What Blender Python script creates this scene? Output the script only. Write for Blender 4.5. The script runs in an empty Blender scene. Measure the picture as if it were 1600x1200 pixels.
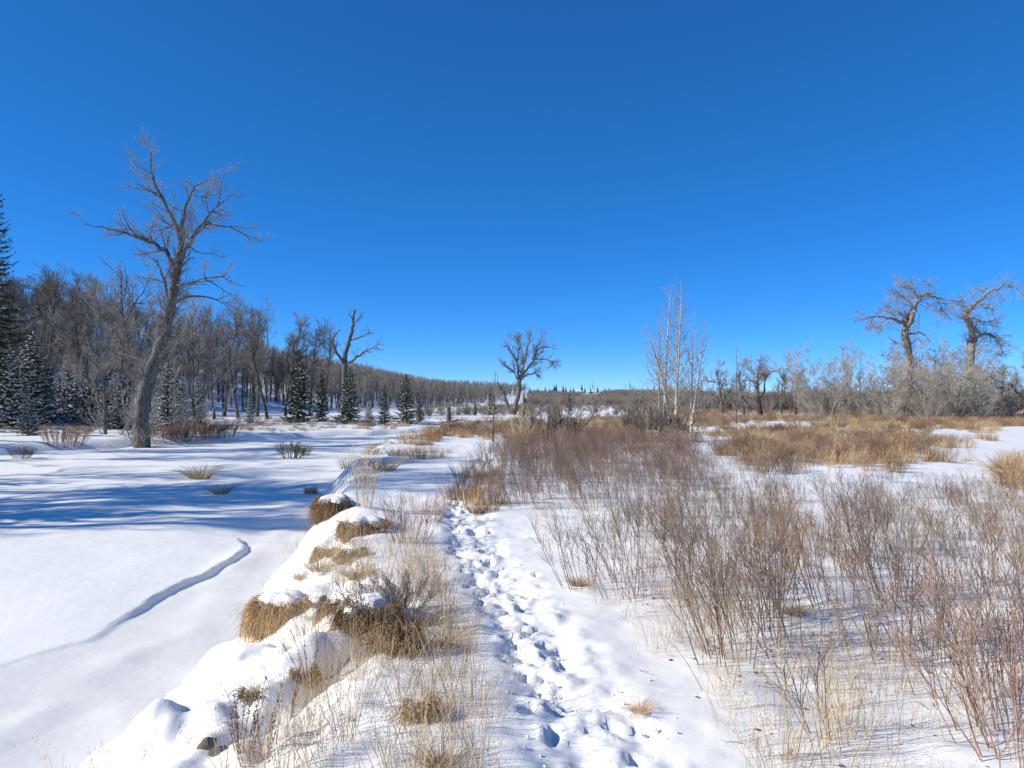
import bpy, math, random
import numpy as np
from mathutils import Vector
R = math.radians
rng = np.random.default_rng(7)
random.seed(7)
scene = bpy.context.scene
COL = scene.collection

# ------------------------------------------------------------------ camera, sky, sun, exposure
F, HOR, EYE = 1202.0, 625.0, 1.65            # focal length in px of the 1600 px photograph, horizon row, eye height
PITCH = math.atan(25.0 / F)
cam = bpy.data.cameras.new('camera'); cam.sensor_width = 36.0; cam.lens = 36.0 * F / 1600.0
cam.clip_start = 0.05; cam.clip_end = 6000.0
camo = bpy.data.objects.new('camera', cam); COL.objects.link(camo)
camo.location = (0, 0, EYE); camo.rotation_euler = (R(90) + PITCH, 0, 0)
scene.camera = camo

SUN_EL, SUN_AZ = R(29), R(-100)               # azimuth from the view axis (+Y), negative = left
sd = Vector((math.sin(SUN_AZ) * math.cos(SUN_EL), math.cos(SUN_AZ) * math.cos(SUN_EL), math.sin(SUN_EL)))
world = bpy.data.worlds.new('World'); scene.world = world; world.use_nodes = True
wn = world.node_tree.nodes; wl = world.node_tree.links
for n in list(wn): wn.remove(n)
wo = wn.new('ShaderNodeOutputWorld'); bg = wn.new('ShaderNodeBackground'); sky = wn.new('ShaderNodeTexSky')
sky.sky_type = 'NISHITA'; sky.sun_disc = False; sky.sun_elevation = SUN_EL; sky.sun_rotation = SUN_AZ
sky.altitude = 6000; sky.air_density = 1.0; sky.dust_density = 0.0; sky.ozone_density = 9.0
hs = wn.new('ShaderNodeHueSaturation'); hs.inputs['Saturation'].default_value = 1.2; hs.inputs['Hue'].default_value = 0.503
gm = wn.new('ShaderNodeGamma'); gm.inputs[1].default_value = 0.8
wl.new(sky.outputs[0], gm.inputs[0]); wl.new(gm.outputs[0], hs.inputs['Color']); wl.new(hs.outputs[0], bg.inputs[0]); wl.new(bg.outputs[0], wo.inputs[0])
bg.inputs[1].default_value = 0.15
sun = bpy.data.lights.new('sun', 'SUN'); sun.energy = 3.45; sun.angle = R(0.53); sun.color = (1.0, 0.93, 0.82)
suno = bpy.data.objects.new('sun', sun); COL.objects.link(suno)
suno.rotation_euler = sd.to_track_quat('Z', 'Y').to_euler(); suno.location = (-30, -5, 30)
vs = scene.view_settings
vs.view_transform = 'Standard'; vs.look = 'None'; vs.exposure = 0.8; vs.gamma = 1.0; vs.use_curve_mapping = False
scene.cycles.max_bounces = 6; scene.cycles.transparent_max_bounces = 4

# ------------------------------------------------------------------ small helpers
def ray(px, py):
    u, v = (px - 800.0) / F, (600.0 - py) / F
    c, s = math.cos(PITCH), math.sin(PITCH)
    return np.array([u, c - v * s, s + v * c])
def on_plane(px, py, z=0.0):
    d = ray(px, py); t = (z - EYE) / d[2]; return np.array([0, 0, EYE]) + d * t
def at_depth(px, py, y):
    d = ray(px, py); return np.array([0, 0, EYE]) + d * (y / d[1])
def sstep(t):
    t = np.clip(t, 0, 1); return t * t * (3 - 2 * t)
def _hash(i, j, s):
    h = (i * 374761393 + j * 668265263 + s * 1442695041) & 0xFFFFFFFF
    h = ((h ^ (h >> 13)) * 1274126177) & 0xFFFFFFFF
    return ((h ^ (h >> 16)) & 0xFFFF) / 65535.0
def vnoise(x, y, s=0):
    x = np.asarray(x, float); y = np.asarray(y, float)
    xi = np.floor(x).astype(np.int64); yi = np.floor(y).astype(np.int64)
    fx = x - xi; fy = y - yi; fx = fx * fx * (3 - 2 * fx); fy = fy * fy * (3 - 2 * fy)
    a = _hash(xi, yi, s); b = _hash(xi + 1, yi, s); c = _hash(xi, yi + 1, s); d = _hash(xi + 1, yi + 1, s)
    return (a + (b - a) * fx) * (1 - fy) + (c + (d - c) * fx) * fy
def fbm(x, y, s=0, o=3):
    v = 0; a = 0.5; t = 0
    for k in range(o):
        v = v + a * (vnoise(x * 2 ** k, y * 2 ** k, s + k) - 0.5); t += a; a *= 0.5
    return v / t * 2      # about -1..1

def mat(name, fn):
    m = bpy.data.materials.new(name); m.use_nodes = True
    nt = m.node_tree; b = nt.nodes['Principled BSDF']; fn(nt, b); return m
def simple(name, cols, scale=8.0, rough=0.9, bump=0.0, bscale=40.0, objvar=0.0, spec=0.2, coord='Object', stretch=None):
    def fn(nt, b):
        N, L = nt.nodes, nt.links
        tc = N.new('ShaderNodeTexCoord'); src = tc.outputs[coord]
        if stretch:
            mp = N.new('ShaderNodeMapping'); mp.inputs['Scale'].default_value = stretch
            L.new(src, mp.inputs['Vector']); src = mp.outputs[0]
        no = N.new('ShaderNodeTexNoise'); no.inputs['Scale'].default_value = scale; no.inputs['Detail'].default_value = 4
        L.new(src, no.inputs['Vector'])
        cr = N.new('ShaderNodeValToRGB'); L.new(no.outputs['Fac'], cr.inputs[0])
        el = cr.color_ramp.elements; n = len(cols)
        el[0].position = 0.3; el[1].position = 0.7
        while len(el) < n: el.new(0.5)
        for i, c in enumerate(cols):
            el[i].position = 0.3 + 0.4 * i / max(1, n - 1); el[i].color = (*c, 1)
        out = cr.outputs[0]
        if objvar:
            oi = N.new('ShaderNodeObjectInfo'); mr = N.new('ShaderNodeMapRange')
            mr.inputs[3].default_value = 1 - objvar; mr.inputs[4].default_value = 1 + objvar
            L.new(oi.outputs['Random'], mr.inputs[0])
            mx = N.new('ShaderNodeMix'); mx.data_type = 'RGBA'; mx.blend_type = 'MULTIPLY'; mx.inputs[0].default_value = 1
            L.new(out, mx.inputs[6]); L.new(mr.outputs[0], mx.inputs[7]); out = mx.outputs[2]
        L.new(out, b.inputs['Base Color'])
        b.inputs['Roughness'].default_value = rough; b.inputs['Specular IOR Level'].default_value = spec
        if bump:
            n2 = N.new('ShaderNodeTexNoise'); n2.inputs['Scale'].default_value = bscale; n2.inputs['Detail'].default_value = 5
            L.new(src, n2.inputs['Vector'])
            bp = N.new('ShaderNodeBump'); bp.inputs['Strength'].default_value = bump; bp.inputs['Distance'].default_value = 0.02
            L.new(n2.outputs['Fac'], bp.inputs['Height']); L.new(bp.outputs[0], b.inputs['Normal'])
    return mat(name, fn)

def snow_mat(name, base=(0.89, 0.89, 0.845), thin=False):
    def fn(nt, b):
        N, L = nt.nodes, nt.links
        tc = N.new('ShaderNodeTexCoord')
        n1 = N.new('ShaderNodeTexNoise'); n1.inputs['Scale'].default_value = 55; n1.inputs['Detail'].default_value = 6; n1.inputs['Roughness'].default_value = 0.65
        n2 = N.new('ShaderNodeTexNoise'); n2.inputs['Scale'].default_value = 5; n2.inputs['Detail'].default_value = 5
        L.new(tc.outputs['Object'], n1.inputs['Vector']); L.new(tc.outputs['Object'], n2.inputs['Vector'])
        b1 = N.new('ShaderNodeBump'); b1.inputs['Strength'].default_value = 0.12; b1.inputs['Distance'].default_value = 0.012
        b2 = N.new('ShaderNodeBump'); b2.inputs['Strength'].default_value = 0.22; b2.inputs['Distance'].default_value = 0.05
        L.new(n2.outputs['Fac'], b2.inputs['Height']); L.new(n1.outputs['Fac'], b1.inputs['Height']); L.new(b2.outputs[0], b1.inputs['Normal'])
        L.new(b1.outputs[0], b.inputs['Normal'])
        if thin:   # thin wind-blown snow on the open channel, a little greyer than the deep snow
            at = N.new('ShaderNodeAttribute'); at.attribute_name = 'thin'
            mx = N.new('ShaderNodeMix'); mx.data_type = 'RGBA'
            mx.inputs[6].default_value = (*base, 1); mx.inputs[7].default_value = (0.76, 0.76, 0.73, 1)
            L.new(at.outputs['Fac'], mx.inputs[0]); L.new(mx.outputs[2], b.inputs['Base Color'])
        else:
            b.inputs['Base Color'].default_value = (*base, 1)
        b.inputs['Roughness'].default_value = 0.6; b.inputs['Specular IOR Level'].default_value = 0.25
    return mat(name, fn)

M = {}
M['snow'] = snow_mat('snow')
M['ice_snow'] = snow_mat('river_snow', thin=True)
M['snow_lump'] = simple('snow_lump', [(0.86, 0.86, 0.85), (0.9, 0.9, 0.88)], 6, 0.6, 0.3, 60)
M['bark'] = simple('bark', [(0.05, 0.046, 0.042), (0.145, 0.135, 0.12), (0.25, 0.235, 0.21)], 5, 0.95, 0.9, 9, 0.2, stretch=(3, 3, 0.7))
M['bark_dark'] = simple('bark_dark', [(0.035, 0.03, 0.026), (0.10, 0.085, 0.07), (0.19, 0.165, 0.14)], 5, 0.95, 0.8, 9, 0.25, stretch=(3, 3, 0.7))
M['bark_tan'] = simple('bark_tan', [(0.12, 0.10, 0.08), (0.27, 0.228, 0.18), (0.38, 0.335, 0.275)], 5, 0.95, 0.9, 9, 0.15, stretch=(3, 3, 0.7))
M['bark_pale'] = simple('bark_pale', [(0.14, 0.12, 0.10), (0.42, 0.38, 0.31), (0.52, 0.48, 0.40)], 6, 0.85, 0.4, 18, 0.12, stretch=(1, 1, 2.5))
M['twig'] = simple('twig', [(0.165, 0.155, 0.14), (0.31, 0.295, 0.265)], 3, 0.9, objvar=0.25)
M['twig_dark'] = simple('twig_dark', [(0.16, 0.15, 0.13), (0.31, 0.29, 0.255)], 3, 0.9, objvar=0.25)
M['twig_pale'] = simple('twig_pale', [(0.29, 0.265, 0.215), (0.47, 0.43, 0.355)], 2, 0.85, objvar=0.2)
M['twig_olive'] = simple('twig_olive', [(0.225, 0.205, 0.165), (0.39, 0.36, 0.295)], 2, 0.85, objvar=0.2)
M['stem'] = simple('shrub_stem', [(0.13, 0.085, 0.062), (0.24, 0.165, 0.12), (0.38, 0.285, 0.21)], 4, 0.85, objvar=0.3)
M['stem_red'] = simple('shrub_stem_red', [(0.19, 0.10, 0.07), (0.34, 0.21, 0.15), (0.43, 0.31, 0.225)], 4, 0.8, objvar=0.25)
M['stem_grey'] = simple('shrub_stem_grey', [(0.10, 0.085, 0.07), (0.23, 0.195, 0.16)], 4, 0.85, objvar=0.2)
M['grass'] = simple('dry_grass', [(0.36, 0.23, 0.105), (0.52, 0.36, 0.18), (0.62, 0.47, 0.27)], 4, 0.8, objvar=0.2)
M['grass_pale'] = simple('pale_grass', [(0.42, 0.31, 0.18), (0.60, 0.48, 0.31)], 4, 0.8, objvar=0.15)
M['grass_brown'] = simple('brown_grass', [(0.12, 0.075, 0.04), (0.26, 0.165, 0.08), (0.36, 0.24, 0.12)], 5, 0.85, objvar=0.2)
M['soil'] = simple('soil', [(0.05, 0.033, 0.022), (0.12, 0.08, 0.05)], 9, 0.95, 0.8, 30)
M['seed'] = simple('seed_head', [(0.09, 0.05, 0.032), (0.22, 0.135, 0.08)], 20, 0.9)
M['leaf'] = simple('dead_leaf', [(0.13, 0.06, 0.035), (0.28, 0.15, 0.08)], 20, 0.85)
M['needle'] = simple('needle', [(0.022, 0.036, 0.017), (0.06, 0.086, 0.038), (0.10, 0.125, 0.058)], 3, 0.8, objvar=0.25)
M['needle_far'] = simple('needle_far', [(0.015, 0.03, 0.02), (0.03, 0.05, 0.03)], 1, 0.85, objvar=0.2)
M['rock'] = simple('rock', [(0.09, 0.075, 0.06), (0.24, 0.205, 0.16)], 9, 0.85, 0.7, 25)
M['dead_wood'] = simple('dead_wood', [(0.05, 0.038, 0.03), (0.17, 0.135, 0.10)], 6, 0.9, 0.7, 20, stretch=(1, 1, 4))
M['broken_wood'] = simple('broken_wood', [(0.34, 0.22, 0.12), (0.5, 0.36, 0.22)], 8, 0.85, 0.5, 20)
M['siding'] = simple('siding', [(0.30, 0.27, 0.23), (0.36, 0.33, 0.28)], 1, 0.8)
M['siding_white'] = simple('siding_white', [(0.62, 0.6, 0.56), (0.68, 0.66, 0.62)], 1, 0.8)
M['pane'] = simple('pane', [(0.03, 0.035, 0.045), (0.05, 0.055, 0.065)], 1, 0.15, spec=0.5)

class Geo:
    """Collects quads (and triangles as quads with a repeated last vertex removed) into one mesh with material slots."""
    def __init__(s): s.v = []; s.q = []; s.t = []; s.qm = []; s.tm = []; s.n = 0; s.mats = []
    def slot(s, m):
        if m not in s.mats: s.mats.append(m)
        return s.mats.index(m)
    def add(s, v, q=None, t=None, m='snow'):
        k = s.slot(m); v = np.asarray(v, float).reshape(-1, 3); s.v.append(v)
        if q is not None and len(q): q = np.asarray(q, np.int64).reshape(-1, 4) + s.n; s.q.append(q); s.qm.append(np.full(len(q), k))
        if t is not None and len(t): t = np.asarray(t, np.int64).reshape(-1, 3) + s.n; s.t.append(t); s.tm.append(np.full(len(t), k))
        s.n += len(v)
    def tubes(s, brs, sides, m, cap=False):
        groups = {}
        for p, r in brs: groups.setdefault(len(p), []).append((p, r))
        for n, g in groups.items():
            P = np.array([a for a, _ in g], float); Rr = np.array([b for _, b in g], float)
            T = np.gradient(P, axis=1); T /= np.linalg.norm(T, axis=2, keepdims=True) + 1e-9
            tm = np.abs(T.mean(axis=1)); ax = np.zeros((len(g), 3)); ax[np.arange(len(g)), np.argmin(tm, axis=1)] = 1
            U = np.cross(T, ax[:, None, :]); U /= np.linalg.norm(U, axis=2, keepdims=True) + 1e-9
            V = np.cross(T, U); a = np.arange(sides) * 2 * np.pi / sides
            ring = P[:, :, None, :] + Rr[:, :, None, None] * (np.cos(a)[None, None, :, None] * U[:, :, None, :] + np.sin(a)[None, None, :, None] * V[:, :, None, :])
            B = len(g); idx = np.arange(B * n * sides).reshape(B, n, sides); nx = np.roll(idx, -1, axis=2)
            q = np.stack([idx[:, :-1], nx[:, :-1], nx[:, 1:], idx[:, 1:]], axis=-1).reshape(-1, 4)
            s.add(ring.reshape(-1, 3), q, m=m)
    def blades(s, P, W, m):
        """P (B,N,3) centre lines, W (B,N) half widths: curved flat grass blades"""
        P = np.asarray(P, float); W = np.asarray(W, float); B, n = W.shape
        T = np.gradient(P, axis=1); side = np.cross(T, rng.normal(size=(B, 1, 3)) + np.array([0, 0, 0.3]))
        side /= np.linalg.norm(side, axis=2, keepdims=True) + 1e-9
        v = np.stack([P - side * W[..., None], P + side * W[..., None]], axis=2)
        idx = np.arange(B * n * 2).reshape(B, n, 2)
        q = np.stack([idx[:, :-1, 0], idx[:, :-1, 1], idx[:, 1:, 1], idx[:, 1:, 0]], axis=-1).reshape(-1, 4)
        s.add(v.reshape(-1, 3), q, m=m)
    def blobs(s, C, S, m, jit=0.25):
        """small uneven lumps: C (B,3) centres, S (B,3) half sizes"""
        C = np.asarray(C, float).reshape(-1, 3); S = np.asarray(S, float).reshape(-1, 3); B = len(C)
        o = np.array([[1, 0, 0], [0, 1, 0], [-1, 0, 0], [0, -1, 0], [0, 0, 1], [0, 0, -1]], float)
        v = C[:, None] + o[None] * S[:, None] * (1 + jit * rng.uniform(-1, 1, (B, 6, 1)))
        f = np.array([[0, 1, 4], [1, 2, 4], [2, 3, 4], [3, 0, 4], [1, 0, 5], [2, 1, 5], [3, 2, 5], [0, 3, 5]])
        t = (f[None] + (np.arange(B) * 6)[:, None, None]).reshape(-1, 3)
        s.add(v.reshape(-1, 3), t=t, m=m)
    def mesh(s, name, smooth=True):
        me = bpy.data.meshes.new(name)
        V = np.concatenate(s.v); q = np.concatenate(s.q) if s.q else np.zeros((0, 4), int); t = np.concatenate(s.t) if s.t else np.zeros((0, 3), int)
        mi = np.concatenate(s.qm + s.tm) if (s.qm or s.tm) else np.zeros(0, int)
        me.vertices.add(len(V)); me.vertices.foreach_set('co', V.astype(np.float32).ravel())
        me.loops.add(len(q) * 4 + len(t) * 3); me.loops.foreach_set('vertex_index', np.concatenate([q.ravel(), t.ravel()]).astype(np.int32))
        tot = np.concatenate([np.full(len(q), 4), np.full(len(t), 3)]).astype(np.int32); st = np.concatenate([[0], np.cumsum(tot)[:-1]]).astype(np.int32)
        me.polygons.add(len(tot)); me.polygons.foreach_set('loop_start', st); me.polygons.foreach_set('loop_total', tot)
        me.polygons.foreach_set('material_index', mi.astype(np.int32)); me.polygons.foreach_set('use_smooth', np.full(len(tot), smooth))
        for m in s.mats: me.materials.append(M[m])
        me.update(calc_edges=True); me.validate(); return me

def tag(o, label=None, cat=None, group=None, kind=None):
    if label: o['label'] = label
    if cat: o['category'] = cat
    if group: o['group'] = group
    if kind: o['kind'] = kind
    return o
def link(name, me, parent=None, loc=(0, 0, 0), rz=0.0, sc=1.0):
    o = bpy.data.objects.new(name, me); COL.objects.link(o)
    o.location = loc; o.rotation_euler = (0, 0, rz); o.scale = (sc, sc, sc) if np.isscalar(sc) else sc
    if parent: o.parent = parent
    return o
def place(name, parts, loc, rz=0.0, sc=1.0, **kw):
    """one thing: an Empty at its base with one child per part; parts = [(part_name, mesh)] share their mesh data"""
    if len(parts) == 1: return tag(link(name, parts[0][1], None, loc, rz, sc), **kw)
    e = link(name, None, None, loc, rz, sc); e.empty_display_size = 0.3
    for pn, me in parts:
        c = link(pn, me, e)
        if pn == 'snow': c['kind'] = 'stuff'
    return tag(e, **kw)

def scatter(name, pts, rot, scl, idx, meshes, **kw):
    """uncountable ground cover: one object whose geometry nodes put a tuft or bush on every point"""
    me = bpy.data.meshes.new(name); me.from_pydata([tuple(p) for p in pts], [], [])
    a = me.attributes.new('rot', 'FLOAT_VECTOR', 'POINT'); a.data.foreach_set('vector', np.asarray(rot, np.float32).ravel())
    a = me.attributes.new('scl', 'FLOAT', 'POINT'); a.data.foreach_set('value', np.asarray(scl, np.float32))
    a = me.attributes.new('idx', 'INT', 'POINT'); a.data.foreach_set('value', np.asarray(idx, np.int32))
    src = bpy.data.collections.new(name + '_kinds')
    for k, mm in enumerate(meshes): src.objects.link(bpy.data.objects.new('%s_kind_%02d' % (name, k), mm))
    ng = bpy.data.node_groups.new(name, 'GeometryNodeTree')
    ng.interface.new_socket('Geometry', in_out='INPUT', socket_type='NodeSocketGeometry'); ng.interface.new_socket('Geometry', in_out='OUTPUT', socket_type='NodeSocketGeometry')
    N, L = ng.nodes, ng.links
    gi, go = N.new('NodeGroupInput'), N.new('NodeGroupOutput'); ip = N.new('GeometryNodeInstanceOnPoints'); ci = N.new('GeometryNodeCollectionInfo')
    ci.inputs['Collection'].default_value = src; ci.inputs['Separate Children'].default_value = True; ci.inputs['Reset Children'].default_value = True
    def na(nm, ty):
        n = N.new('GeometryNodeInputNamedAttribute'); n.data_type = ty; n.inputs[0].default_value = nm
        return next(x for x in n.outputs if x.enabled and x.name == 'Attribute')
    L.new(gi.outputs[0], ip.inputs['Points']); L.new(ci.outputs[0], ip.inputs['Instance']); ip.inputs['Pick Instance'].default_value = True
    L.new(na('idx', 'INT'), ip.inputs['Instance Index'])
    er = N.new('FunctionNodeEulerToRotation'); L.new(na('rot', 'FLOAT_VECTOR'), er.inputs[0]); L.new(er.outputs[0], ip.inputs['Rotation'])
    L.new(na('scl', 'FLOAT'), ip.inputs['Scale']); L.new(ip.outputs[0], go.inputs[0])
    o = bpy.data.objects.new(name, me); COL.objects.link(o); mo = o.modifiers.new('scatter', 'NODES'); mo.node_group = ng
    return tag(o, kind='stuff', **kw)

# ------------------------------------------------------------------ the lie of the land
def curve(pts):
    a = np.array(pts, float); return lambda y: np.interp(y, a[:, 0], a[:, 1])
shore_r = curve([(0, -3.4), (5.4, -3.7), (6.1, -3.45), (7.6, -3.35), (8.5, -3.1), (11, -3.75), (13.6, -3.9), (15.7, -4.1), (20.4, -5.4), (28, -5.7), (41, -5.6), (48.6, -5.2), (55, -2.5), (62, 3), (80, 14)])
top_r = curve([(0, -0.8), (4.6, -0.72), (6.3, -0.95), (7.5, -1.3), (9, -1.75), (12, -2.55), (13.5, -2.9), (17, -3.2), (22, -4.2), (30, -4.5), (41, -4.6), (48.6, -4.0), (55, -1), (62, 5), (80, 17)])
shore_l = curve([(-10, -17), (10, -19), (20, -21), (32, -21.5), (38, -20.5), (41, -19.0), (47, -14), (53, -8), (60, -3), (70, 6), (80, 13)])
toe = curve([(-50, -44), (60, -44), (75, -43), (100, -36), (150, -28), (220, -23), (300, -16), (450, -4), (600, 25)])
hill_h = curve([(-100, 13), (120, 13), (160, 11), (220, 9.5), (300, 8), (450, 4.5), (580, 0)])
ledge = curve([(0, -20), (5.6, -11), (6.2, -7.5), (6.9, -5.8), (7.3, -4.95), (8.35, -4.45), (10.0, -4.5), (10.7, -4.48), (11.3, -4.3), (12.6, -4.35), (13.3, -4.5), (13.7, -4.75), (14.2, -5.0), (14.7, -5.45), (15.0, -5.3), (15.4, -4.7), (15.9, -3.5), (90, 30)])
MOUNDS = [  # x, y, radius, height: snow heaped over sods and blocks
    (-2.75, 8.75, 0.5, 0.22), (-2.1, 11.2, 0.5, 0.10),
    (-2.2, 6.2, 0.35, 0.12), (-2.75, 7.2, 0.3, 0.15), (-2.2, 4.7, 0.3, 0.2), (-10.2, 24.8, 1.6, 0.3), (-9.0, 21.8, 0.9, 0.25),
    (-9.5, 33, 2.0, 0.35), (-7.4, 29, 2.2, 0.32), (-6.8, 24, 1.3, 0.25), (-14.5, 27, 2.2, 0.22), (-16, 33, 2.4, 0.25)]
def seg_dist(x, y, a, b):
    ax, ay = a; bx, by = b; vx, vy = bx - ax, by - ay; t = np.clip(((x - ax) * vx + (y - ay) * vy) / (vx * vx + vy * vy), 0, 1)
    return np.hypot(x - ax - t * vx, y - ay - t * vy)
def ground_z(x, y):
    x = np.asarray(x, float); y = np.asarray(y, float); dist = np.hypot(x, y)
    far = sstep((dist - 15) / 60)
    plat = 0.06 * fbm(x / 1.7, y / 1.7, 11, 3) + 0.028 * fbm(x / 0.45, y / 0.45, 5, 3) + 0.25 * far * fbm(x / 22, y / 22, 3, 3)
    plat = plat + 0.9 * sstep((dist - 110) / 140) * fbm(x / 55, y / 55, 31, 3)
    plat = plat + 8.5 * sstep((y - 330 + 0.25 * np.abs(x)) / 400) + 3 * sstep((y - 900) / 900)
    s = toe(y) - x
    hill = hill_h(y) * sstep((s + 2) / 55) * (1 + 0.12 * fbm(x / 30, y / 30, 9, 3))
    lp = -0.35 + plat * 1.2 + 0.3 * sstep((s + 18) / 25) + hill + 0.1 * fbm(x / 2.5, y / 2.5, 21, 2)
    floor = -1.25 + 1.1 * sstep((y - 58) / 14)
    wob = 0.22 * fbm(x / 1.1, y / 1.1, 41, 3)
    tr = (x - shore_r(y) + wob) / (top_r(y) - shore_r(y))
    lin = np.clip(tr * 0.95 + 0.12, 0, 1); mixp = 0.75 * sstep((15 - y) / 4); prof = sstep(lin) * (1 - mixp) + mixp * (lin - 0.04 * np.sin(lin * 6.28)); lumps = np.clip(tr * 2, 0, 1) * np.clip((1.15 - tr) * 2.5, 0, 1)
    zr = floor + (plat - floor) * prof + lumps * (0.13 * fbm(x / 0.9, y / 0.9, 51, 4) + 0.12 * fbm(x / 0.28, y / 0.28, 57, 3))
    tl = (shore_l(y) - x + 3 * wob) / 2.6
    zl = floor + (lp - floor) * sstep(tl + 0.12)
    z = np.maximum(zr, zl)
    for mx, my, mr, mh in MOUNDS:
        z = z + mh * np.exp(-((x - mx) ** 2 + (y - my) ** 2) / (mr * mr) * 1.4)
    # hollow in the bank left of the trail
    dd = seg_dist(x, y, (-1.5, 4.55), (-0.78, 5.75)); dd = dd + 0.07 * fbm(x / 0.35, y / 0.35, 63, 2); z = z - 0.17 * np.exp(-(dd / 0.15) ** 2) + 0.07 * np.exp(-((seg_dist(x, y, (-1.75, 4.75), (-1.0, 5.95))) / 0.14) ** 2)
    return z
def gz(x, y): return float(ground_z(np.array([x]), np.array([y]))[0])

trail = curve([(0, 0.30), (2.5, 0.27), (3.45, 0.22), (4.3, 0.15), (5.3, 0.0), (7.5, -0.42), (10.7, -0.85), (14, -1.0), (21, -0.9), (30, -0.3), (45, 1.0)])
def graded(lo, hi, c0, c1, h, g):
    a = [c0]
    while a[-1] < c1: a.append(a[-1] + h)
    st = h
    while a[-1] < hi: st *= (1 + g); a.append(a[-1] + st)
    b = []; st = h; p = c0
    while p > lo: st *= (1 + g); p -= st; b.append(p)
    return np.array(b[::-1] + a)
def sheet(name, xs, ys, zf, m, attr=None):
    X, Y = np.meshgrid(xs, ys); Z = zf(X, Y); n, k = X.shape
    idx = np.arange(n * k).reshape(n, k)
    q = np.stack([idx[:-1, :-1], idx[:-1, 1:], idx[1:, 1:], idx[1:, :-1]], -1).reshape(-1, 4)
    g = Geo(); g.add(np.stack([X, Y, Z], -1).reshape(-1, 3), q, m=m); me = g.mesh(name)
    if attr is not None:
        a = me.attributes.new('thin', 'FLOAT', 'POINT'); a.data.foreach_set('value', attr(X, Y).astype(np.float32).ravel())
    o = link(name, me); o['kind'] = 'structure'; return o

PRINTS = []
def make_prints():
    y = 1.2
    while y < 26:
        for row, (off, p, dep) in enumerate([(0.0, 0.95, 0.05), (0.11, 0.7, 0.034), (0.25, 0.8, 0.036), (0.37, 0.45, 0.028), (0.5, 0.12, 0.022)]):
            if rng.random() < p:
                yy = y + rng.uniform(-0.12, 0.12); xx = float(trail(yy)) + off + rng.normal(0, 0.05)
                PRINTS.append((xx, yy, dep * rng.uniform(0.45, 0.95), rng.normal(0.1, 0.4), rng.uniform(0.45, 0.8)))
        y += 0.19
make_prints()
def ground_with_prints(X, Y):
    Z = ground_z(X, Y); xs, ys = X[0], Y[:, 0]
    d = X - trail(Y)
    near = sstep((30 - Y) / 12)
    Z = Z - near * (0.022 * np.exp(-((d - 0.18) / 0.30) ** 4) + 0.02 * np.exp(-((d - 0.02) / 0.10) ** 2) * (0.6 + 0.8 * vnoise(X / 0.5, Y / 0.6, 65)))       # trampled strip and its deeper left furrow
    Z = Z + near * np.exp(-((d - 0.2) / 0.36) ** 4) * (0.06 * fbm(X / 0.16, Y / 0.2, 61, 4)) + near * 0.012 * np.exp(-((d + 0.19) / 0.09) ** 2) * vnoise(X / 0.4, Y / 0.35, 67)
    for px, py, dep, an, sc in PRINTS:
        i0, i1 = np.searchsorted(xs, [px - 0.4, px + 0.4]); j0, j1 = np.searchsorted(ys, [py - 0.45, py + 0.45])
        if i1 <= i0 or j1 <= j0: continue
        dx = X[j0:j1, i0:i1] - px; dy = Y[j0:j1, i0:i1] - py; c, s = math.cos(an), math.sin(an)
        u = (dx * c + dy * s) / (0.062 * sc); v = (-dx * s + dy * c) / (0.14 * sc); r = np.sqrt(u * u + v * v)
        Z[j0:j1, i0:i1] += -dep * (1 - sstep((r - 0.7) / 0.42)) + 0.010 * np.exp(-((r - 1.35) / 0.25) ** 2)
    return Z
def river_z(X, Y):
    sh = X < ledge(Y); e = ledge(Y) - X
    hgt = 0.09 * sstep((Y - 6.8) / 4.5) + 0.015
    up = sstep((e + 0.10 * fbm(X / 0.6, Y / 0.6, 71, 3)) / (0.09 + 1.6 * sstep((Y - 13.9) / 1.2)))
    soft = hgt * up * (0.8 + 0.45 * sstep(e / 1.2))
    und = 0.05 * fbm(X / 3.2, Y / 2.2, 73, 3) * sstep(e / 1.0) + 0.012 * fbm(X / 0.8, Y / 0.6, 77, 2)
    drift = 0.16 * sstep((Y - 17) / 4) * fbm(X / 5.0, Y / 1.6, 79, 3) * sstep(e / 2)
    rim = 0.25 * np.exp(-np.clip(X - (shore_r(Y) - 0.35), -9, 0) ** 2 / 0.12) * (0.4 + 0.6 * fbm(X / 0.7, Y / 0.9, 81, 2)) * 0.35
    return -0.93 + soft + und + drift + rim
def on_ground(px, py):
    """where the ray through a photo point meets the snow"""
    d = ray(px, py); t = np.geomspace(2.2, 160, 5000); X, Y, Z = d[0] * t, d[1] * t, EYE + d[2] * t
    S = np.maximum(ground_z(X, Y), np.where((X < 20) & (Y < 80), river_z(X, Y), -9)); k = int(np.argmax(Z < S)) if (Z < S).any() else len(t) - 1
    return np.array([X[k], Y[k], S[k]])
SODS = []
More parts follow.
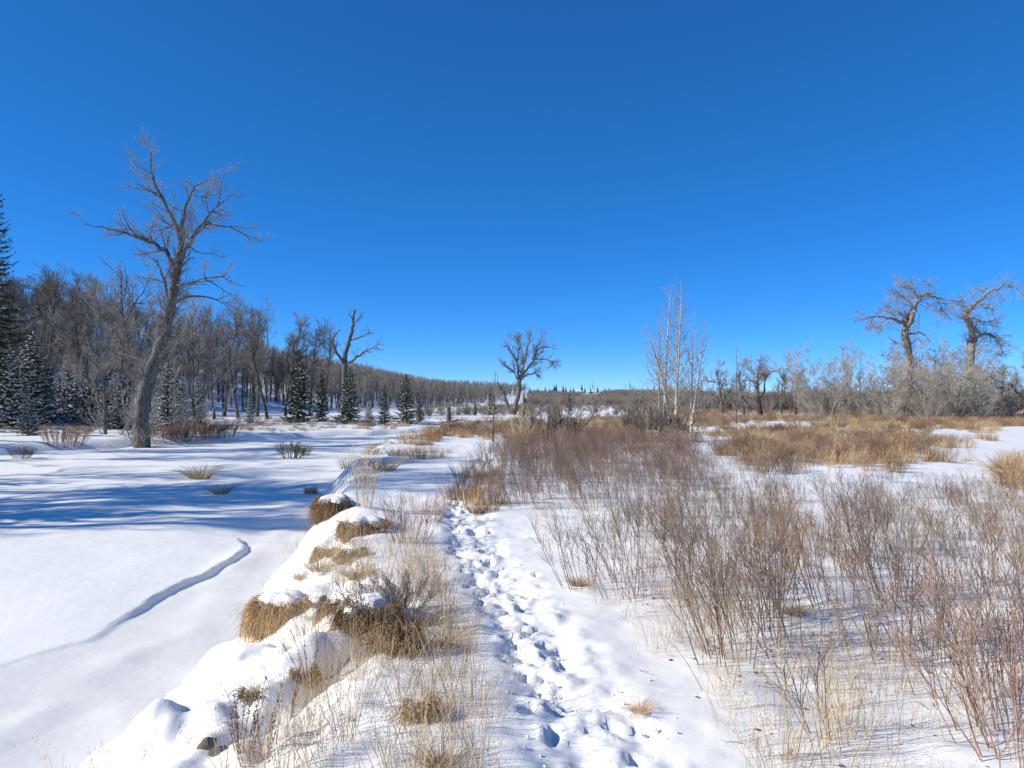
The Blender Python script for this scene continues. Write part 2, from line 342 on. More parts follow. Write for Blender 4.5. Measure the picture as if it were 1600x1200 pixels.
for px, py, sink, spec in [
    (428, 985, 0.08, (0.56, 0.33, 0.46, 1400, 'grass', True, -0.25, 1.2, 'tawny grass sod draped like a mane under a snow cap at the ice edge')),
    (580, 1000, 0.10, (0.36, 0.33, 0.36, 800, 'grass_brown', True, 0.05, 1.0, 'dark brown turf block hanging from the bank under a grey shrub')),
    (622, 1022, 0.12, (0.22, 0.30, 0.26, 480, 'grass_brown', False, 0.5, 1.1, 'narrow reddish brown turf block beside the larger dark one')),
    (548, 985, 0.10, (0.24, 0.22, 0.24, 420, 'grass_brown', True, -0.4, 1.1, 'low ragged turf lump left of the dark block')),
    (515, 808, 0.12, (0.55, 0.38, 0.5, 800, 'grass_brown', True, -0.3, 1.0, 'overhanging brown turf at the bank bend, farthest of the sods')),
    (570, 836, 0.10, (0.55, 0.26, 0.4, 700, 'grass_brown', True, 0.2, 1.0, 'long low brown turf edge below the red-stemmed shrub')),
    (520, 955, 0.10, (0.26, 0.20, 0.2, 380, 'grass_brown', False, -0.3, 1.3, 'flat torn strip of brown turf between the draped sod and the dark block')),
    (548, 872, 0.10, (0.30, 0.20, 0.2, 420, 'grass', False, 0.2, 1.4, 'slumped straw turf on the bank below the long turf edge')),
    (505, 868, 0.10, (0.26, 0.18, 0.2, 360, 'grass', False, -0.2, 1.4, 'slumped straw turf on the lower bank nearer the ice')),
    (470, 1062, 0.08, (0.18, 0.14, 0.14, 260, 'grass_brown', False, 0.3, 1.3, 'small torn brown turf beside the seedy weeds')),
    (390, 1092, 0.07, (0.14, 0.11, 0.12, 200, 'grass_brown', False, 0.0, 1.3, 'tiny brown turf scrap lowest on the near bank')),
    (545, 835, 0.10, (0.30, 0.24, 0.25, 420, 'grass_brown', False, -0.2, 1.1, 'brown torn turf joining the far overhang to the long turf edge')),
    (652, 1125, 0.09, (0.13, 0.18, 0.16, 300, 'grass', False, 0.3, 1.2, 'tawny turf clump with a dark underside left of the trail')),
    (484, 772, 0.06, (0.28, 0.22, 0.26, 380, 'grass', True, 0.0, 1.0, 'small tawny sod poking out at the ice beside the far overhang'))]:
    p = on_ground(px, py); w, h, dp = spec[0], spec[1], spec[2]
    SODS.append((np.array([p[0], p[1] + dp * 0.38, p[2] - sink]), spec))
for p, spec in SODS:
    w, h, dp = spec[:3]; MOUNDS.append((p[0] + 0.22 * w, p[1] + 0.55 * dp, 0.52 * max(w, dp), 0.5 * h if spec[5] else 0.05 * h))
sheet('snow_ground', graded(-1800, 1800, -3.0, 3.0, 0.03, 0.032), graded(-300, 2600, 2.4, 6.5, 0.034, 0.0165), ground_with_prints, 'snow')

sheet('frozen_river', graded(-48, 22, -6.0, -3.2, 0.045, 0.05), graded(-12, 82, 6.0, 15.6, 0.05, 0.03), river_z, 'ice_snow',
      lambda X, Y: 1 - sstep((ledge(Y) - X) / 0.12 + 0.5))

# ------------------------------------------------------------------ branching plants
def unit(v): return v / (np.linalg.norm(v) + 1e-9)
def bend(d, ang, az):
    """rotate direction d away from itself by ang, around by az"""
    a = np.array([1.0, 0, 0]) if abs(d[0]) < 0.8 else np.array([0, 1.0, 0])
    u = unit(np.cross(d, a)); v = np.cross(d, u)
    return unit(d * math.cos(ang) + (u * math.cos(az) + v * math.sin(az)) * math.sin(ang))
def polyline(p, d, L, r0, r1, n, gnarl, trop):
    pts = [np.array(p, float)]; d = unit(np.array(d, float)); st = L / n
    for k in range(n):
        d = unit(d + rng.normal(0, gnarl, 3) + np.array(trop) * (k + 1) / n); pts.append(pts[-1] + d * st)
    return np.array(pts), np.linspace(r0, r1, n + 1)
def interp_on(pts, rad, t):
    n = len(pts) - 1; k = min(int(t * n), n - 1); f = t * n - k
    return pts[k] + (pts[k + 1] - pts[k]) * f, unit(pts[k + 1] - pts[k]), rad[k] + (rad[k + 1] - rad[k]) * f
def ramify(pts, rad, spec, out, lev=0):
    """spec: list of levels {n per m, len, ang, gnarl, up, seg, t0}; out[lev] collects (pts, rad)"""
    if lev >= len(spec): return
    s = spec[lev]; L = np.linalg.norm(np.diff(pts, axis=0), axis=1).sum()
    n = rng.poisson(s['n'] * L); az = rng.uniform(0, 6.28)
    for k in range(n):
        t = s.get('t0', 0.1) + (1 - s.get('t0', 0.1)) * rng.random() ** s.get('bias', 1.0); p, d, r = interp_on(pts, rad, min(t, 0.999)); az += 2.4 + rng.normal(0, 0.4)
        l = s['len'] * rng.uniform(0.55, 1.3) * (1 - s.get('taper', 0.5) * t); l = min(l, s.get('lim', 0.85) * L); rr = min(r * 0.75, s['r'] * rng.uniform(0.7, 1.2))
        q, qr = polyline(p, bend(d, s['ang'] * rng.uniform(0.7, 1.3), az), l, rr, max(rr * 0.35, s.get('tip', 0.003)), s['seg'], s['gnarl'], (0, 0, s['up']))
        out[lev].append((q, qr)); ramify(q, qr, spec, out, lev + 1)
def smooth_limb(P3, r0, r1, jit):
    P3 = np.array(P3, float); n = len(P3)
    if n > 2:
        t = np.linspace(0, n - 1, (n - 1) * 3 + 1); out = []
        for x in t:
            k = min(int(x), n - 2); f = x - k; p0 = P3[max(k - 1, 0)]; p1 = P3[k]; p2 = P3[k + 1]; p3 = P3[min(k + 2, n - 1)]
            out.append(0.5 * (2 * p1 + (p2 - p0) * f + (2 * p0 - 5 * p1 + 4 * p2 - p3) * f * f + (3 * p1 - p0 - 3 * p2 + p3) * f ** 3))
        P3 = np.array(out)
    m = len(P3); rad = r0 + (r1 - r0) * np.linspace(0, 1, m) ** 0.8
    P3[1:-1] += rng.normal(0, jit, (m - 2, 3)) if m > 2 else 0
    return P3, rad * (1 + rng.uniform(-0.08, 0.08, m))
def tree_parts(nm, trunk, twigs_by_level, bark, twig, sides=(9, 5, 3, 3)):
    """trunk: list of stout limbs, twigs: list per level; returns [('trunk', mesh), ('crown', mesh)] """
    a = Geo(); a.tubes(trunk, sides[0], bark)
    b = Geo()
    for k, br in enumerate(twigs_by_level):
        if br: b.tubes(br, sides[1] if k == 0 else 3, bark if (k == 0 and len(twigs_by_level) > 2) else twig)
    return [('trunk', a.mesh(nm + '_trunk')), ('crown', b.mesh(nm + '_crown'))]

def flare(pts, rad, amt=1.5, h=0.6):
    """resample the foot of a trunk so it spreads into the ground"""
    p0, d = pts[0], pts[1] - pts[0]; L = np.linalg.norm(d); d = d / L
    ks = np.array([-0.35, 0.0, 0.12, 0.3, 0.6]) * h / 0.6; add = [p0 + d * k for k in ks if k < L * 0.8]
    ra = [rad[0] * (1 + (amt - 1) * math.exp(-max(k, 0) / (0.22 * h / 0.6))) for k in ks if k < L * 0.8]
    return np.vstack([add, pts[1:]]), np.concatenate([ra, rad[1:]])

def bare_tree(nm, H, r, fork=0.4, spread=0.5, nl=5, bark='bark_dark', twig='twig_dark', lean=0.05, gn=0.09, dens=1.0, up=0.25, fine=0.006):
    """generic leafless poplar: trunk, scaffold limbs, branches, twigs; base at the origin"""
    tp, tr = polyline((0, 0, -0.15), (rng.normal(0, lean), rng.normal(0, lean), 1), H * 0.92, r, r * 0.14, 9, gn * 0.6, (0, 0, 0.12))
    limbs = [flare(tp, tr, 1.35)]; lv = [[], [], [], []]; az = rng.uniform(0, 6.28)
    for k in range(nl):
        t = fork + (0.92 - fork) * (k + rng.uniform(0, 0.6)) / nl; p, d, rr = interp_on(tp, tr, t); az += 2.4 + rng.normal(0, 0.3)
        l = H * (1 - t * 0.75) * rng.uniform(0.45, 0.7) * (0.6 + spread)
        q, qr = polyline(p, bend(d, spread * rng.uniform(0.9, 1.5), az), l, rr * 0.65, 0.018, 7, gn * 1.6, (0, 0, up)); limbs.append((q, qr))
    spec = [dict(n=2.0 * dens, len=H * 0.17, ang=0.75, gnarl=0.13, up=0.25, seg=4, r=r * 0.2, t0=0.2, tip=0.010),
            dict(n=4.2 * dens, len=H * 0.09, ang=0.7, gnarl=0.12, up=0.2, seg=3, r=0.015, tip=fine),
            dict(n=7.5 * dens, len=H * 0.05, ang=0.6, gnarl=0.1, up=0.15, seg=2, r=fine * 1.4, tip=fine * 0.8)]
    for i, (q, qr) in enumerate(limbs):
        ramify(q, qr, ([dict(spec[0], t0=fork)] + spec[1:]) if i == 0 else spec, lv)
    return tree_parts(nm, limbs, lv, bark, twig, sides=(7, 4, 3, 3))

def aspen(nm, H, r, lean=(0, 0), nb=34, bark='bark_pale', twig='twig_olive', t0=0.16, blen=0.2, th=1.0):
    tp, tr = polyline((0, 0, -0.1), (lean[0], lean[1], 1), H, r, 0.008, 12, 0.025, (0, 0, 0.03))
    lv = [[], [], []]; az = 0
    for k in range(nb):
        t = t0 + (0.97 - t0) * (k + rng.random()) / nb; p, d, rr = interp_on(tp, tr, t); az += 2.4
        l = H * blen * (1.15 - t) * rng.uniform(0.6, 1.25)
        q, qr = polyline(p, bend(d, rng.uniform(0.85, 1.25), az), l, min(rr * 0.45, 0.018) * th, 0.006 * th, 6, 0.05, (0, 0, 0.42))
        lv[0].append((q, qr)); ramify(q, qr, [dict(n=3.6, len=0.5, ang=0.6, gnarl=0.07, up=0.3, seg=3, r=0.009 * th, tip=0.005 * th), dict(n=3.0, len=0.22, ang=0.6, gnarl=0.05, up=0.3, seg=2, r=0.006 * th, tip=0.004 * th)], lv[1:] + [[]])
    a = Geo(); a.tubes([flare(tp, tr, 1.25, 0.3)], 7, bark); b = Geo(); b.tubes(lv[0] + lv[1] + lv[2], 3, twig)
    return [('trunk', a.mesh(nm + '_trunk')), ('crown', b.mesh(nm + '_crown'))]

def bushy(nm, H, W, stems, bark, twig, dens=1.0, up=0.35, r=0.05, fine=0.006):
    """many-stemmed willow or poplar thicket: stems fan from one foot"""
    st, lv = [], [[], [], [], []]
    for k in range(stems):
        a = rng.uniform(0, 6.28); s = rng.random() ** 0.6; d = (math.cos(a) * s * W / H * 0.9, math.sin(a) * s * W / H * 0.9, 1)
        p0 = (math.cos(a) * s * W * 0.09, math.sin(a) * s * W * 0.09, -0.1)
        q, qr = polyline(p0, d, H * rng.uniform(0.65, 1.0), r * rng.uniform(0.6, 1.2), 0.008, 8, 0.06, (0, 0, 0.1)); st.append((q, qr))
        ramify(q, qr, [dict(n=3.0 * dens, len=H * 0.2, ang=0.65, gnarl=0.1, up=up, seg=4, r=r * 0.35, t0=0.08, tip=0.007),
                       dict(n=5.0 * dens, len=H * 0.1, ang=0.65, gnarl=0.1, up=up, seg=3, r=0.011, tip=fine), dict(n=6 * dens, len=H * 0.045, ang=0.6, gnarl=0.1, up=0.2, seg=2, r=fine, tip=fine * 0.7)], lv)
    a = Geo(); a.tubes(st, 5, bark); b = Geo(); b.tubes(lv[0] + lv[1] + lv[2], 3, twig)
    return [('trunk', a.mesh(nm + '_trunk')), ('crown', b.mesh(nm + '_crown'))]

def spruce(nm, H, W, snow=0.3, dens=1.0):
    tp, tr = polyline((0, 0, -0.1), (0, 0, 1), H, 0.02 + H * 0.014, 0.01, 8, 0.006, (0, 0, 0))
    a = Geo(); a.tubes([(tp, tr)], 6, 'bark_dark'); st, NP, NW, SC, SS = [], [], [], [], []
    h = H * 0.03; az = 0
    while h < H * 0.985:
        f = h / H; L0 = W * (1 - f) ** 0.82 * (0.55 + 0.45 * min(1, f * 6 + 0.5)) + 0.08
        wh = rng.uniform(0.78, 1.12)
        for k in range(int(6 + 2 * rng.random())):
            az += 2.4
            if rng.random() < 0.1: continue
            L = L0 * wh * rng.uniform(0.62, 1.2) * (1 + 0.14 * math.sin(az + W * 9)); c, s = math.cos(az), math.sin(az); n = 5
            el = -0.12 + 0.75 * f ** 2 + rng.normal(0, 0.07)
            tt = np.linspace(0, 1, n); rr = L * tt; zz = h + rr * math.tan(el) - 0.16 * L * np.sin(tt * 2.6) + 0.10 * L * tt ** 3 + rng.normal(0, 0.02)
            pts = np.stack([c * rr, s * rr, zz], -1); st.append((pts, np.linspace(0.006 + 0.008 * L, 0.004, n)))
            m = max(3, int(L * 13 * dens))
            for j in range(m):
                t = 0.12 + 0.9 * (j + rng.random()) / m; t = min(t, 0.999); p, d, _ = interp_on(pts, np.ones(n), t)
                sg = 1 if j % 2 else -1; side = np.array([-s, c, 0]) * sg
                l = (0.11 + 0.33 * L * (1 - t)) * rng.uniform(0.6, 1.2) if t < 0.95 else 0.16
                dd = unit(d * 0.75 + side * rng.uniform(0.5, 1.0) + np.array([0, 0, rng.normal(-0.08, 0.14)])); e = p + dd * l + np.array([0, 0, -0.12 * l])
                NP.append([p, (p + e) / 2 + np.array([0, 0, 0.03]), e]); NW.append([0.028, 0.05, 0.012])
                if rng.random() < snow * (0.35 + 0.9 * (1 - f)):
                    SC.append((p + e) / 2 + np.array([0, 0, 0.045])); SS.append([0.05 + 0.25 * l, 0.05 + 0.25 * l, 0.028])
        h += (0.13 + 0.013 * H) * rng.uniform(0.8, 1.2) / dens ** 0.5
    b = Geo(); b.tubes(st, 3, 'bark_dark'); P = np.array(NP); Wd = np.array(NW); b.blades(P, Wd, 'needle'); b.blades(P, Wd, 'needle')
    parts = [('trunk', a.mesh(nm + '_trunk')), ('crown', b.mesh(nm + '_crown'))]
    if SC:
        g = Geo(); g.blobs(np.array(SC), np.array(SS) * rng.uniform(0.6, 1.3, (len(SC), 1)), 'snow_lump'); parts.append(('snow', g.mesh(nm + '_snow')))
    return parts

# ------------------------------------------------------------------ trees traced limb by limb: each limb keeps its own depth
def traced(nm, d, base, trunk, limbs, rt, sub, bark, twig, jit=0.03, depth=1.0, sides=9):
    """trunk and limbs as photo points turned into metres at distance d; limbs swing towards and away from the viewer"""
    o = at_depth(base[0], base[1], d); o[2] = gz(o[0], d); lm, lv = [], [[], [], [], []]
    def conv(pl, y0, slope):
        out = []
        for i, (px, py) in enumerate(pl):
            k = math.hypot(px - pl[0][0], py - pl[0][1]) / F * d; q = at_depth(px, py, d + y0 + slope * k)
            out.append(np.array([q[0] - o[0], y0 + slope * k, q[2] - o[2]]))
        return out
    tp = conv(trunk, 0, 0.04); tp[0][2] = -0.1
    p, r = smooth_limb(tp, rt[0], rt[1], jit); lm.append(flare(p, r, 1.45, 1.0))
    allp = p
    for k, (pl, r0, r1) in enumerate(limbs):
        q0 = conv(pl[:1], 0, 0)[0]
        c = min(((np.hypot(m[0] - q0[0], m[2] - q0[2]), m[1]) for m in np.vstack([a for a, _ in lm])), key=lambda z: z[0])
        sl = depth * (0.55 if k % 2 else -0.55) * rng.uniform(0.4, 1.2); lp = conv(pl, c[1], sl); lm.append(smooth_limb(lp, r0, r1, jit))
    for i, (q, qr) in enumerate(lm):
        if i == 0: ramify(q, qr, [dict(sub[0], n=sub[0]['n'] * sub[0].get('trunk', 0.5), t0=sub[0].get('tt', 0.35))] + sub[1:], lv)
        else: ramify(q, qr, sub, lv)
    return o, tree_parts(nm, lm, lv, bark, twig, sides=(sides, 4, 3, 3))

hero_sub = [dict(lim=0.6, n=1.9, taper=0.45, len=1.7, ang=0.8, gnarl=0.13, up=0.12, seg=5, r=0.035, t0=0.12, tip=0.01, trunk=4.2, tt=0.1),
            dict(lim=0.6, n=5.5, len=0.8, ang=0.7, gnarl=0.12, up=0.12, seg=4, r=0.011, tip=0.006), dict(n=6.5, len=0.4, ang=0.7, gnarl=0.1, up=0.1, seg=2, r=0.008, tip=0.0055)]
o, parts = traced('big_cottonwood', 40, (222, 686), [(221, 688), (223, 632), (238, 575), (256, 523), (267, 471), (275, 428), (282, 393)], [
    ([(282, 393), (282, 372), (271, 346), (256, 315), (241, 285), (236, 259), (236, 237)], .14, .02), ([(238, 280), (217, 265), (191, 252)], .05, .012),
    ([(256, 315), (234, 298), (212, 287)], .05, .012), ([(279, 363), (256, 346), (232, 335)], .05, .012),
    ([(281, 400), (284, 363), (290, 324), (299, 302), (308, 289), (325, 281)], .13, .018), ([(303, 292), (288, 281)], .04, .012), ([(298, 304), (321, 309), (330, 311)], .04, .012), ([(289, 332), (264, 320), (258, 312)], .045, .012),
    ([(280, 411), (295, 380), (308, 359), (323, 341), (338, 324), (362, 304)], .14, .015), ([(321, 346), (342, 352), (368, 359), (390, 370), (411, 377)], .055, .012), ([(338, 324), (345, 302), (347, 276)], .05, .01), ([(296, 386), (312, 396), (329, 396)], .05, .012),
    ([(273, 418), (260, 395), (243, 382), (212, 370), (186, 361), (160, 356), (130, 350)], .14, .015), ([(243, 382), (225, 367), (204, 361)], .06, .015), ([(212, 370), (196, 345), (190, 325)], .05, .012),
    ([(266, 476), (286, 467), (312, 463), (338, 469), (352, 476)], .10, .015), ([(272, 447), (299, 441), (321, 434), (347, 432), (360, 434)], .09, .012), ([(321, 436), (338, 446), (360, 459)], .045, .01),
    ([(264, 465), (254, 428), (247, 415), (240, 400)], .09, .015), ([(250, 545), (226, 520), (205, 512), (190, 540)], .06, .012), ([(255, 520), (290, 530), (312, 556)], .06, .012), ([(240, 570), (215, 560), (185, 556), (160, 570)], .06, .012)],
    (0.40, 0.17), hero_sub, 'bark', 'twig', jit=0.03)
place('cottonwood_tree', parts, o, label='big leaning bare cottonwood on the far river bank with dark crooked limbs', cat='tree')
g = Geo(); g.tubes([polyline((0, 0, 0), (-1, 0.1, 0.12), 1.9, 0.07, 0.02, 5, 0.1, (0, 0, -0.1)), polyline((-0.7, 0, 0.08), (-1, -0.5, 0.3), 0.8, 0.03, 0.01, 4, 0.1, (0, 0, 0))], 5, 'dead_wood')
q = at_depth(212, 680, 40.3); place('fallen_branch', [('fallen_branch', g.mesh('fallen_branch'))], (q[0], q[1], gz(q[0], q[1]) + 0.12), label='dark fallen branch lying left of the big cottonwood foot', cat='branch')

dead_sub = [dict(n=1.6, taper=0.7, len=1.15, ang=0.8, gnarl=0.14, up=0.15, seg=4, r=0.03, t0=0.2, tip=0.01, trunk=0.7, tt=0.35), dict(n=3.6, len=0.7, ang=0.7, gnarl=0.12, up=0.1, seg=3, r=0.015, tip=0.009), dict(n=5, len=0.36, ang=0.6, gnarl=0.1, up=0.1, seg=2, r=0.009, tip=0.006)]
o, parts = traced('dead_cottonwood', 75, (539, 652), [(539, 652), (539, 592), (539, 566), (540, 553), (545, 532), (551, 513), (551, 498), (555, 484)], [
    ([(538, 571), (531, 558), (522, 545), (520, 534), (523, 524), (532, 515)], .17, .04), ([(520, 535), (516, 522), (517, 512)], .06, .02), ([(541, 569), (557, 559), (570, 549), (583, 544), (598, 548)], .16, .03), ([(583, 544), (590, 535), (596, 530)], .05, .015),
    ([(549, 531), (565, 527), (578, 520), (583, 520)], .10, .03), ([(578, 520), (574, 511)], .04, .02), ([(552, 506), (562, 498), (568, 487)], .09, .02), ([(540, 590), (562, 584), (583, 580)], .08, .02), ([(551, 500), (545, 490), (548, 482)], .06, .02)],
    (0.36, 0.09), dead_sub, 'bark', 'twig', jit=0.04)
place('cottonwood_tree', parts, o, label='dead-topped cottonwood with two stout arms standing among the small spruces', cat='tree')

mid_sub = [dict(n=3.8, taper=0.5, len=1.7, ang=0.6, gnarl=0.12, up=0.2, seg=4, r=0.03, t0=0.2, tip=0.014, trunk=0.4, tt=0.5), dict(n=4.5, len=0.85, ang=0.6, gnarl=0.12, up=0.15, seg=3, r=0.018, tip=0.01), dict(n=5, len=0.4, ang=0.6, gnarl=0.1, up=0.1, seg=2, r=0.012, tip=0.008)]
o, parts = traced('lone_cottonwood', 95, (802, 648), [(802, 648), (807, 629), (811, 609), (813, 594), (815, 586)], [
    ([(811, 597), (810, 583), (809, 570), (804, 557), (796, 546), (788, 539)], .2, .03), ([(809, 563), (810, 548), (809, 533), (803, 524)], .12, .03), ([(813, 592), (817, 581), (820, 561), (823, 548), (827, 533), (828, 523)], .2, .03),
    ([(815, 590), (823, 577), (833, 563), (839, 547), (850, 542), (862, 543)], .19, .03), ([(825, 574), (835, 563), (846, 561), (859, 563), (864, 568)], .12, .03), ([(834, 560), (835, 555), (842, 537), (848, 525)], .1, .03), ([(808, 592), (802, 581), (793, 573), (788, 571)], .1, .03),
    ([(815, 590), (828, 585), (836, 584), (842, 588)], .1, .03), ([(798, 646), (792, 631), (789, 618), (782, 605), (777, 597)], .22, .09), ([(821, 560), (814, 545), (812, 532)], .1, .03)],
    (0.36, 0.22), mid_sub, 'bark', 'twig', jit=0.05)
place('cottonwood_tree', parts, o, label='lone fan-shaped bare cottonwood with a broken second stem in the middle distance', cat='tree')

gn_sub = [dict(n=3.0, taper=0.4, len=2.0, ang=0.9, gnarl=0.16, up=0.0, seg=5, r=0.026, t0=0.12, tip=0.014, trunk=0.9, tt=0.25), dict(n=4.2, len=1.0, ang=0.7, gnarl=0.14, up=0.0, seg=4, r=0.014, tip=0.008), dict(n=4.5, len=0.45, ang=0.8, gnarl=0.15, up=0.0, seg=2, r=0.011, tip=0.007)]
o, parts = traced('gnarled_cottonwood_a', 68, (1421, 655), [(1421, 656), (1420, 600), (1419, 550), (1416, 527), (1415, 507), (1412, 497)], [
    ([(1416, 512), (1426, 495), (1429, 485), (1432, 472), (1440, 462), (1447, 459), (1460, 464), (1480, 467), (1502, 472)], .24, .03), ([(1418, 500), (1420, 490), (1426, 480), (1434, 472)], .16, .06),
    ([(1413, 507), (1402, 499), (1390, 496), (1375, 495), (1357, 495), (1332, 506)], .17, .02), ([(1390, 497), (1377, 502), (1370, 512)], .09, .02), ([(1418, 523), (1435, 519), (1447, 525), (1451, 535)], .11, .03),
    ([(1428, 487), (1420, 470), (1405, 458), (1395, 456)], .09, .02), ([(1436, 466), (1425, 452), (1412, 447)], .07, .02), ([(1402, 499), (1395, 485), (1385, 478)], .06, .02), ([(1447, 459), (1452, 450), (1448, 440)], .05, .02), ([(1460, 464), (1470, 475), (1472, 488)], .06, .02)],
    (0.40, 0.26), gn_sub, 'bark_tan', 'twig_pale', jit=0.07)
place('cottonwood_tree', parts, o, label='gnarled tan cottonwood with a top limb hooked over to the right', cat='tree')
o, parts = traced('gnarled_cottonwood_b', 68, (1517, 652), [(1517, 653), (1516, 600), (1517, 550), (1520, 532), (1519, 517), (1514, 505), (1510, 495), (1515, 485)], [
    ([(1514, 487), (1522, 476), (1535, 467), (1547, 457), (1565, 447), (1575, 447), (1590, 455), (1604, 466)], .21, .03), ([(1514, 483), (1505, 477), (1490, 480), (1480, 491)], .12, .03), ([(1521, 530), (1537, 522), (1550, 522), (1562, 535), (1567, 556)], .14, .03),
    ([(1545, 459), (1542, 451), (1535, 455)], .06, .03), ([(1524, 475), (1540, 480), (1550, 481), (1551, 492)], .06, .02), ([(1512, 498), (1530, 500), (1545, 508)], .07, .02), ([(1519, 515), (1528, 512), (1526, 520)], .1, .06), ([(1565, 447), (1572, 436)], .04, .02)],
    (0.40, 0.22), gn_sub, 'bark_tan', 'twig_pale', jit=0.07)
place('cottonwood_tree', parts, o, label='gnarled tan cottonwood whose long bent limb reaches the photo edge', cat='tree')

# ------------------------------------------------------------------ aspens
for (bx, by, tx, ty, lab) in [(1030, 671, 1026, 480, 'pale aspen at the outer edge of the clump, shorter than its neighbours'), (1039, 676, 1040, 434, 'tallest pale aspen of the clump, nearest its middle'),
        (1049, 677, 1034, 496, 'pale aspen of the clump leaning across its taller neighbour'), (1056, 686, 1067, 436, 'tall pale aspen of the clump with a forked-looking top'),
        (1054, 671, 1055, 458, 'thin aspen standing between the two tallest of the clump'), (1079, 682, 1097, 495, 'pale aspen set apart from the clump, leaning away from it'), (1080, 672, 1082, 500, 'thin straight aspen beside the leaning one')]:
    d = 37.0 + (686 - by) * 0.16; p = at_depth(bx, by, d); q = at_depth(tx, ty, d); z = gz(p[0], d); H = q[2] - z
    place('aspen_tree', aspen('aspen', H, 0.075 + 0.02 * rng.random(), ((q[0] - p[0]) / H, 0.02), nb=40, blen=0.27), (p[0], d, z), rz=0, label=lab, cat='tree', group='aspens in the clump beside the shrub field')
for (bx, by, tx, ty, d, tw, lab) in [(1151, 660, 1150, 538, 52, 'twig_dark', 'young dark aspen standing alone before the far cottonwoods'), (770, 692, 770, 575, 30, 'twig_dark', 'slender bare sapling at the edge of the snowy clearing'),
        (928, 662, 927, 592, 55, 'twig_olive', 'thin whip of a sapling below the far houses'), (1003, 662, 985, 590, 45, 'twig_olive', 'pale leaning whip beside the aspen clump'), (1168, 655, 1167, 548, 60, 'twig_olive', 'thin pale sapling right of the young dark aspen'), (1345, 650, 1340, 545, 62, 'twig_olive', 'slim pale sapling between the willow and the gnarled cottonwood')]:
    p = at_depth(bx, by, d); q = at_depth(tx, ty, d); z = gz(p[0], d); H = q[2] - z
    place('sapling_tree', aspen('sapling', H, 0.045, ((q[0] - p[0]) / H, 0), nb=26, bark='bark', twig=tw, t0=0.15, blen=0.28, th=1.0 if d < 40 else 1.6), (p[0], d, z), label=lab, cat='sapling')

# ------------------------------------------------------------------ generic tree kinds, shared between copies
tall = [bare_tree('tall_poplar_%d' % k, 11, 0.17, fork=0.42, spread=0.42, nl=5, lean=0.04, gn=0.10, dens=0.95, fine=0.011) for k in range(4)]
hillt = [bare_tree('hill_poplar_%d' % k, 9, 0.12, fork=0.38, spread=0.36, nl=6, twig='twig', bark='bark_dark', dens=1.15, fine=0.012) for k in range(4)]
roundt = [bare_tree('round_cottonwood_%d' % k, 7, 0.22, fork=0.28, spread=0.62, nl=6, twig='twig_olive', dens=1.5, gn=0.12, fine=0.013) for k in range(3)]
pale = [bushy('pale_poplar_%d' % k, 6.5, 5.5, 26, 'twig_pale', 'twig_pale', dens=1.05, r=0.03, fine=0.013) for k in range(2)]
palet = [bare_tree('pale_tall_%d' % k, 9, 0.10, fork=0.22, spread=0.5, nl=8, bark='bark', twig='twig_olive', dens=1.1, gn=0.1, fine=0.007) for k in range(2)]
sparse = [bushy('sparse_poplar_%d' % k, 6.0, 6.5, 4, 'bark_pale', 'twig_pale', dens=0.8, up=0.05, r=0.04, fine=0.007) for k in range(2)]
thick = [bushy('poplar_thicket_%d' % k, 6.0, 6.0, 12, 'bark_pale', 'twig_pale', dens=1.2, up=0.06, r=0.05, fine=0.014) for k in range(3)]
spr = [spruce('small_spruce_%d' % k, 6, 1.75, 0.22) for k in range(2)] + [spruce('snowy_spruce_%d' % k, 6, 1.9, 0.75) for k in range(2)]
spr_tall = spruce('tall_spruce', 17, 3.0, 0.12, 0.8)

def height(parts):
    z = 0.0
    for _, me in parts:
        a = np.empty(len(me.vertices) * 3, np.float32); me.vertices.foreach_get('co', a); z = max(z, float(a[2::3].max()))
    return z
def put(name, kinds, px, d, H, H0, lab, cat='tree', group=None, wide=1.0):
    x = at_depth(px, 640, d)[0]; kind = kinds[int(rng.integers(len(kinds)))]; s = H / height(kind)
    return place(name, kind, (x, d, gz(x, d)), rng.uniform(0, 6.28), (s * wide, s * wide, s), label=lab, cat=cat, group=group)
def topH(px, py_top, d):
    x = at_depth(px, 640, d)[0]; return at_depth(px, py_top, d)[2] - gz(x, d)

# the row of tall poplars along the foot of the wooded hill
for px, ty, d, lab in [(312, 470, 80, 'tall bare poplar behind the tip of the big cottonwood limb'), (350, 462, 84, 'tallest dark bare poplar at the foot of the wooded hill'), (372, 470, 76, 'twin-looking bare poplar left of the row by the large spruce'),
        (402, 462, 83, 'bare poplar in the row at the hill foot, second beyond the tallest'), (418, 480, 74, 'dark straight poplar nearest the open snow at the hill foot'), (446, 482, 88, 'bare poplar just left of the large spruce'),
        (484, 492, 86, 'slim bare poplar just right of the large spruce'), (500, 505, 92, 'bare poplar left of the dead-topped cottonwood'), (335, 500, 72, 'bare poplar rising from the hill-foot snow beside a snowy spruce'), (185, 400, 62, 'dark forked cottonwood behind the long left limb of the big one'),
        (70, 412, 66, 'crooked cottonwood beside the tall dark spruce'), (118, 430, 70, 'bare cottonwood rising behind the snowy spruces')]:
    put('poplar_tree', tall, px, d, topH(px, ty, d), 10.6, lab)
